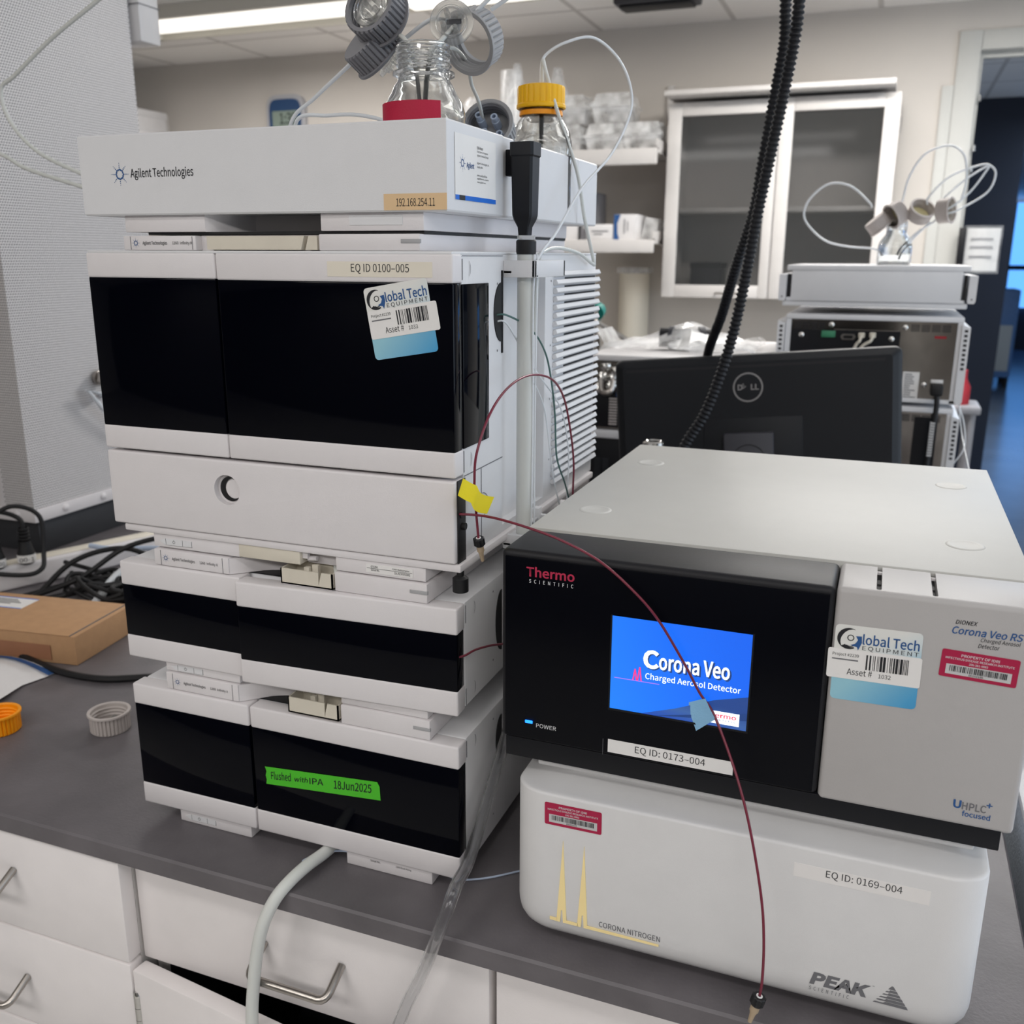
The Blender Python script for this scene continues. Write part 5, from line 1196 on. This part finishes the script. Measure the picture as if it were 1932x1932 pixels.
# ------------------------------------------------------------------ the detector with the screen
KX0, KX1, KS, KY = .4483, .8733, .7277, -.0171
cad = thing('aerosol_detector', 'black and grey benchtop detector with a lit blue screen, set on the generator', 'instrument', (.66, .2, .172))
MB().box(KX0+.004, KX1-.008, KY+.001, .45, .1796, .199, .001).obj('plinth', 'matt_black', cad)
g = MB()
for a in (.50, .82):
    for b in (.07, .40): g.cyl((a, b, .1718), (a, b, .1796), .012)
g.obj('rubber_foot', 'rubber', cad)
MB().box(KX0, KX1, .0525, .4898, .1985, .3805, .0012).obj('top_cover', 'cad_grey', cad)
bz_ = MB().box(KX0, KS, KY, .0515, .1977, .3792, .0052, 4).obj('front_bezel', 'bezel', cad)
MB().box(KX0+.004, KS-.004, KY-.0008, KY+.01, .2010, .3735, .0007).obj('front_face', 'bezel_face', bz_)
cutp = MB()
for xs in (.7585, .7985): cutp.box(xs-.0019, xs+.0019, -.0115, .058, .371, .39, .0015)
cp_ = cutp.obj('cutter', 'panel')
pn = box(KS+.0006, KX1, KY, .0515, .1955, .3800, .0042, 3).obj('side_panel', 'cad_panel', cad, cut=cp_); bpy.data.objects.remove(cp_)
g = MB()
for xs in (.7585, .7985): g.box(xs-.0018, xs+.0018, -.011, .051, .3712, .3722)
g.obj('slot_floor', 'seam', pn)
g = MB()
for xs in (.7585, .7985): g.box(xs-.0019, xs+.0019, .0355, .0365, .377, .3795)
g.obj('slot_bar', 'panel', pn)
for x_, y_ in ((.4892, .1350), (.4892, .3780), (.8285, .3825), (.8280, .1395)):
    MB().lathe([(.0165, 0), (.0160, .0004), (.0142, .0010), (.0120, .0006), (.0095, .00015), (.0001, .00015)], (x_, y_, .3804), Z, 40).obj('stacking_dimple', 'cad_grey', cad)
FY = KY-.0008
MB().text('Thermo', (.4722, FY-.0002, .3567), X, Z, .0440, .0095, .022).obj('maker_lettering', 'ink_red', cad, sm=False)
MB().text('SCIENTIFIC', (.4748, FY-.0002, .3510), X, Z, .0403, .0034, .008, 0, 1.5).text('POWER', (.4828, FY-.0002, .2134), X, Z, .0190, .0040).obj('lettering', 'ink_white', cad, sm=False)
MB().box(.4722, .4795, FY-.0012, FY, .2164, .2193, .0006).obj('power_lamp', 'led_blue', cad)
g = MB().box(.5455, .5458, FY-.0002, FY, .199, .2145).obj('scratch', 'ink_grey', cad, sm=False)
# screen
scr = MB().box(.5508, .6678, FY-.0006, FY-.0002, .2457, .3315).obj('display', 'screen', cad, sm=False)
MB().box(.5494, .5508, FY-.0009, FY, .2440, .3325).box(.6678, .6692, FY-.0009, FY, .2440, .3325).box(.5494, .6692, FY-.0012, FY, .2440, .2457).obj('display_rim', 'matt_black', cad)
SY = FY-.0008
MB().flat([(.5788, .2457), (.6678, .2457), (.6678, .2765), (.640, .2690), (.608, .2555)], (0, SY, 0), X, Z).obj('picture_sea', 'screen_sea', scr, sm=False)
g = MB().flat([(.5895, .2457), (.6678, .2550), (.6678, .2620), (.630, .2540)], (0, SY-.0001, 0), X, Z).obj('picture_wave', 'scr_navy', scr, sm=False)
g = MB().text('C', (.5796, SY-.0001, .2872), X, Z, .0140, .0180, .045).text('orona Veo', (.5936, SY-.0001, .2874), X, Z, .0596, .0150, .028)
g.obj('title_shadow', 'scr_navy', scr, sm=False)
g = MB().text('C', (.5788, SY-.0002, .2883), X, Z, .0138, .0172, .035).text('orona Veo', (.5925, SY-.0002, .2887), X, Z, .0592, .0146, .02)
g.text('Charged Aerosol Detector', (.5812, SY-.0002, .2768), X, Z, .0802, .0075, .006).obj('title', 'scr_white', scr, sm=False)
MB().flat([(.5541, .2749), (.5936, .2749), (.5936, .2757), (.5541, .2757)], (0, SY-.0001, 0), X, Z).obj('trace_line', 'scr_mauve', scr, sm=False)
def peak(x, zb, zt, w_): return [(x-w_, zb), (x-w_*.25, zt), (x+w_*.25, zt), (x+w_, zb), (x+w_*.45, zb), (x, zt-.004), (x-w_*.45, zb)]
MB().flat(peak(.5722, .2757, .2862, .0022), (0, SY-.0002, 0), X, Z).flat(peak(.5762, .2757, .2884, .0022), (0, SY-.0002, 0), X, Z).obj('trace_peaks', 'scr_pink', scr, sm=False)
MB().flat([(.6280, .2485), (.6618, .2485), (.6618, .2598), (.6280, .2598)], (0, SY-.0002, 0), X, Z).obj('corner_plate', 'scr_white', scr, sm=False)
MB().text('Thermo', (.6330, SY-.0003, .2540), X, Z, .0262, .0044, .012).obj('corner_lettering', 'scr_red', scr, sm=False)
MB().text('SCIENTIFIC', (.6345, SY-.0003, .2511), X, Z, .0244, .0017, .004, 0, 1.4).obj('corner_small_lettering', 'scr_navy', scr, sm=False)
e = MB().box(.5502, .6594, FY-.0003, FY-.0001, .2026, .2152).obj('equipment_label', 'paper', cad, sm=False)
MB().text('EQ ID: 0173\u2013004', (.5748, FY-.0005, .2051), X, Z, .0612, .0078, -.004).obj('lettering', 'ink', e, sm=False)
asset_sticker(cad, (.7300, KY-.0001, .3504), V(.9998, 0, .0128), V(.009, 0, -1), '1032', -.0042, .0012)
property_tag(cad, (.8066, KY-.0002, .3196), "00102186", -.035)
MB().text('DIONEX', (.8138, KY-.0003, .3624), X, Z, .0150, .0034, .012, .2).text('Charged Aerosol', (.8322, KY-.0003, .3496), X, Z, .0266, .0042, 0, .2).text('Detector', (.8310, KY-.0003, .3456), X, Z, .0145, .0034, 0, .2).obj('lettering', 'ink', cad, sm=False)
MB().text('Corona Veo RS', (.8122, KY-.0003, .3545), X, Z, .0478, .0060, .016, .2).obj('model_lettering', 'ink_blue', cad, sm=False)
MB().text('U', (.8290, KY-.0003, .2110), X, Z, .0058, .0072, .03).text('focused', (.8360, KY-.0003, .2050), X, Z, .0200, .0050, .016).text('+', (.8522, KY-.0003, .2158), X, Z, .0042, .0042, .02).obj('model_lettering', 'ink_blue', cad, sm=False)
MB().text('HPLC', (.8353, KY-.0003, .2107), X, Z, .0172, .0066, .02).obj('lettering', 'ink_grey', cad, sm=False)

# ------------------------------------------------------------------ the gas generator beneath
GX0, GX1, GY = .4664, .8624, -.0366
gen = thing('gas_generator', 'light grey gas generator with gold peaks, under the black detector', 'instrument', (.66, .2, .0003))
def plan(inset, R=.032):
    x0_, x1_, y0_, y1_ = GX0+inset, GX1-inset, GY+inset, .50
    r_ = max(.004, R-inset*.3); pl = [(x1_, y1_), (x0_, y1_)]
    for k in range(9):
        a = math.radians(180+90*k/8); pl.append((x0_+r_+r_*math.cos(a), y0_+r_*.8+r_*.8*math.sin(a)))
    for k in range(9):
        a = math.radians(270+90*k/8); pl.append((x1_-r_+r_*math.cos(a), y0_+r_*.8+r_*.8*math.sin(a)))
    return pl
L = []
for z_, i_ in ((.0085, .020), (.0095, .0135), (.0125, .0085), (.0175, .0045), (.024, .0018), (.032, .0004), (.040, 0), (.1580, 0), (.1592, .0003), (.1602, .0012), (.1607, .0026), (.1610, .0060), (.1618, .014), (.1635, .026), (.1665, .040), (.1712, .054)):
    L.append([V(x_, y_, z_) for x_, y_ in plan(i_)])
MB().loft(L).obj('shell', 'gen_grey', gen, ang=50)
MB().box(GX0+.012, GX1-.012, .0, .48, .1655, .1717, .002).obj('top_plate', 'gen_grey', gen)
g = MB()
for a in (.52, .81):
    for b in (.06, .42): g.cyl((a, b, .0003), (a, b, .0095), .014)
g.obj('rubber_foot', 'rubber', gen)
property_tag(gen, (.4988, GY-.0002, .1299), "00102187", .012)
def gpeak(x, zt):
    return [(x-.0042, .0322), (x-.0030, .0375), (x-.0002, zt), (x+.0002, zt), (x+.0038, .0375), (x+.0042, .0322), (x+.0012, .0300), (x+.0006, .046), (x-.0006, .046), (x-.0012, .0300)]
gd = MB()
for x_, zt_ in ((.5166, .1156), (.5366, .1150)):
    gd.prism([(x_-.0048, .0335), (x_-.0010, zt_-.018), (x_, zt_), (x_+.0010, zt_-.018), (x_+.0046, .0335), (x_+.0046, .0300), (x_+.0014, .0300), (x_+.0006, .0430), (x_-.0006, .0430), (x_-.0014, .0300), (x_-.0048, .0300)], (0, GY, 0), X, Z, (0, -.0006, 0))
gd.prism([(.5052, .0302), (.5120, .0300), (.5120, .0334), (.5052, .0332)], (0, GY, 0), X, Z, (0, -.0006, 0)).prism([(.5212, .0300), (.5322, .0300), (.5322, .0330), (.5212, .0330)], (0, GY, 0), X, Z, (0, -.0006, 0)).prism([(.5412, .0300), (.6078, .0304), (.6078, .0324), (.5412, .0330)], (0, GY, 0), X, Z, (0, -.0006, 0))
gd.obj('gold_peaks', 'gold', gen)
MB().text('CORONA NITROGEN', (.5522, GY-.0003, .0352), X, Z, .0565, .0058, .002).obj('lettering', 'ink_grey', gen, sm=False)
MB().text('PEAK', (.7370, GY-.0003, .0330), X, Z, .0482, .0124, .05, .2).text('SCIENTIFIC', (.7372, GY-.0003, .0272), X, Z, .0320, .0038, .006, .1, 1.4).text('TM', (.7862, GY-.0003, .0455), X, Z, .0016, .0008).obj('lettering', 'ink_grey', gen, sm=False)
g = MB()
for k in range(6):
    z_ = .0312+k*.0031; hw = (.0134)*(1-k/6.4); th = .0024; cxm = .8013
    if k < 5: g.prism([(cxm-hw, z_), (cxm+hw, z_), (cxm+hw-.0014, z_+th), (cxm-hw*.30, z_+th), (cxm-hw*.42, z_+th*.45), (cxm-hw+.0012, z_+th*.45)], (0, GY, 0), X, Z, (0, -.0003, 0))
    else: g.prism([(cxm-.0030, z_), (cxm+.0030, z_), (cxm+.0006, z_+.0034), (cxm-.0006, z_+.0034)], (0, GY, 0), X, Z, (0, -.0003, 0))
g.obj('pyramid_mark', 'ink_grey', gen, sm=False)
e = MB().box(.7162, .8200, GY-.0002, GY, .1325, .1452).obj('equipment_label', 'clear_label', gen, sm=False)
MB().text('EQ ID: 0169\u2013004', (.7415, GY-.0004, .1362), X, Z, .0580, .0078, -.004).obj('lettering', 'ink', e, sm=False)

# ------------------------------------------------------------------ bottle and caps on the far stack
fb = bottle('glass_bottle', 'small open glass bottle on the far light grey tray', .744, 1.80, .0385, .110, None, .0225, .6005, True, False)
def fcap(label, px, pz, ax, top=True):
    c = place_cap('bottle_cap', label, 'cap', .0285, .030, 'cap_taupe', (px, 1.78, pz), ax, top, 'taupe caps over the far bottle', thread='cap_taupe')
    return c
fcap('taupe ribbed cap hanging at the outer side of the far bottle, nearest the glass cabinet', .692, .7147, (.646, .144, -.75))
c = fcap('taupe cap with pale yellow lining showing, directly above the far bottle', .750, .7320, (-.744, -.479, -.466))
MB().lathe([(.0001, .006), (.0235, .006), (.0235, .008), (.0001, .008)], (0, 0, 0), Z, 30).obj('liner', 'liner', c)
c = fcap('taupe cap tipped with its open rim up, between two others', .787, .7180, (.339, -.636, .694))
MB().lathe([(.0001, .006), (.0235, .006), (.0235, .008), (.0001, .008)], (0, 0, 0), Z, 30).obj('liner', 'liner', c)
c = fcap('taupe ribbed cap hanging nearest the doorway', .832, .7300, (.917, -.390, .086))
MB().lathe([(.0001, .006), (.0235, .006), (.0235, .008), (.0001, .008)], (0, 0, 0), Z, 30).obj('liner', 'liner', c)
GF = 'clear tubes round the far bottle'
def ft(pts, label): tubing([(a, 1.78, b) for a, b in pts], .0024, 'tube_white', label, GF)
ft([(.684, .740), (.6760, .7533), (.6303, .7906), (.5810, .7964), (.5404, .7640), (.5283, .7269), (.5460, .6954), (.5862, .6639), (.6368, .6513), (.69, .647), (.7047, .6426), (.72, .63)], 'clear tube making a wide loop before the glass cabinet')
ft([(.745, .740), (.7504, .7570), (.7591, .8081), (.7885, .8579), (.8376, .8748), (.8676, .8577), (.8788, .8285), (.882, .79), (.875, .75)], 'clear tube rising highest over the far bottle')
ft([(.805, .745), (.8067, .7633), (.8454, .8061), (.8989, .8280), (.9263, .8296), (.9419, .8096), (.9280, .7694), (.8718, .7327), (.85, .725)], 'clear tube making the outer loop toward the doorway')
ft([(.83, .745), (.8423, .7627), (.8799, .7995), (.9233, .8273), (.9176, .8102), (.8941, .7735), (.8668, .7469), (.85, .735)], 'clear tube making the inner loop toward the doorway')
ft([(.825, .712), (.8222, .7058), (.7950, .6878), (.7706, .6636), (.756, .645), (.75, .63)], 'clear tube from the caps down to the far bottle, upper one')
ft([(.815, .708), (.805, .695), (.785, .672), (.762, .64), (.755, .62)], 'clear tube from the caps down to the far bottle, lower one')
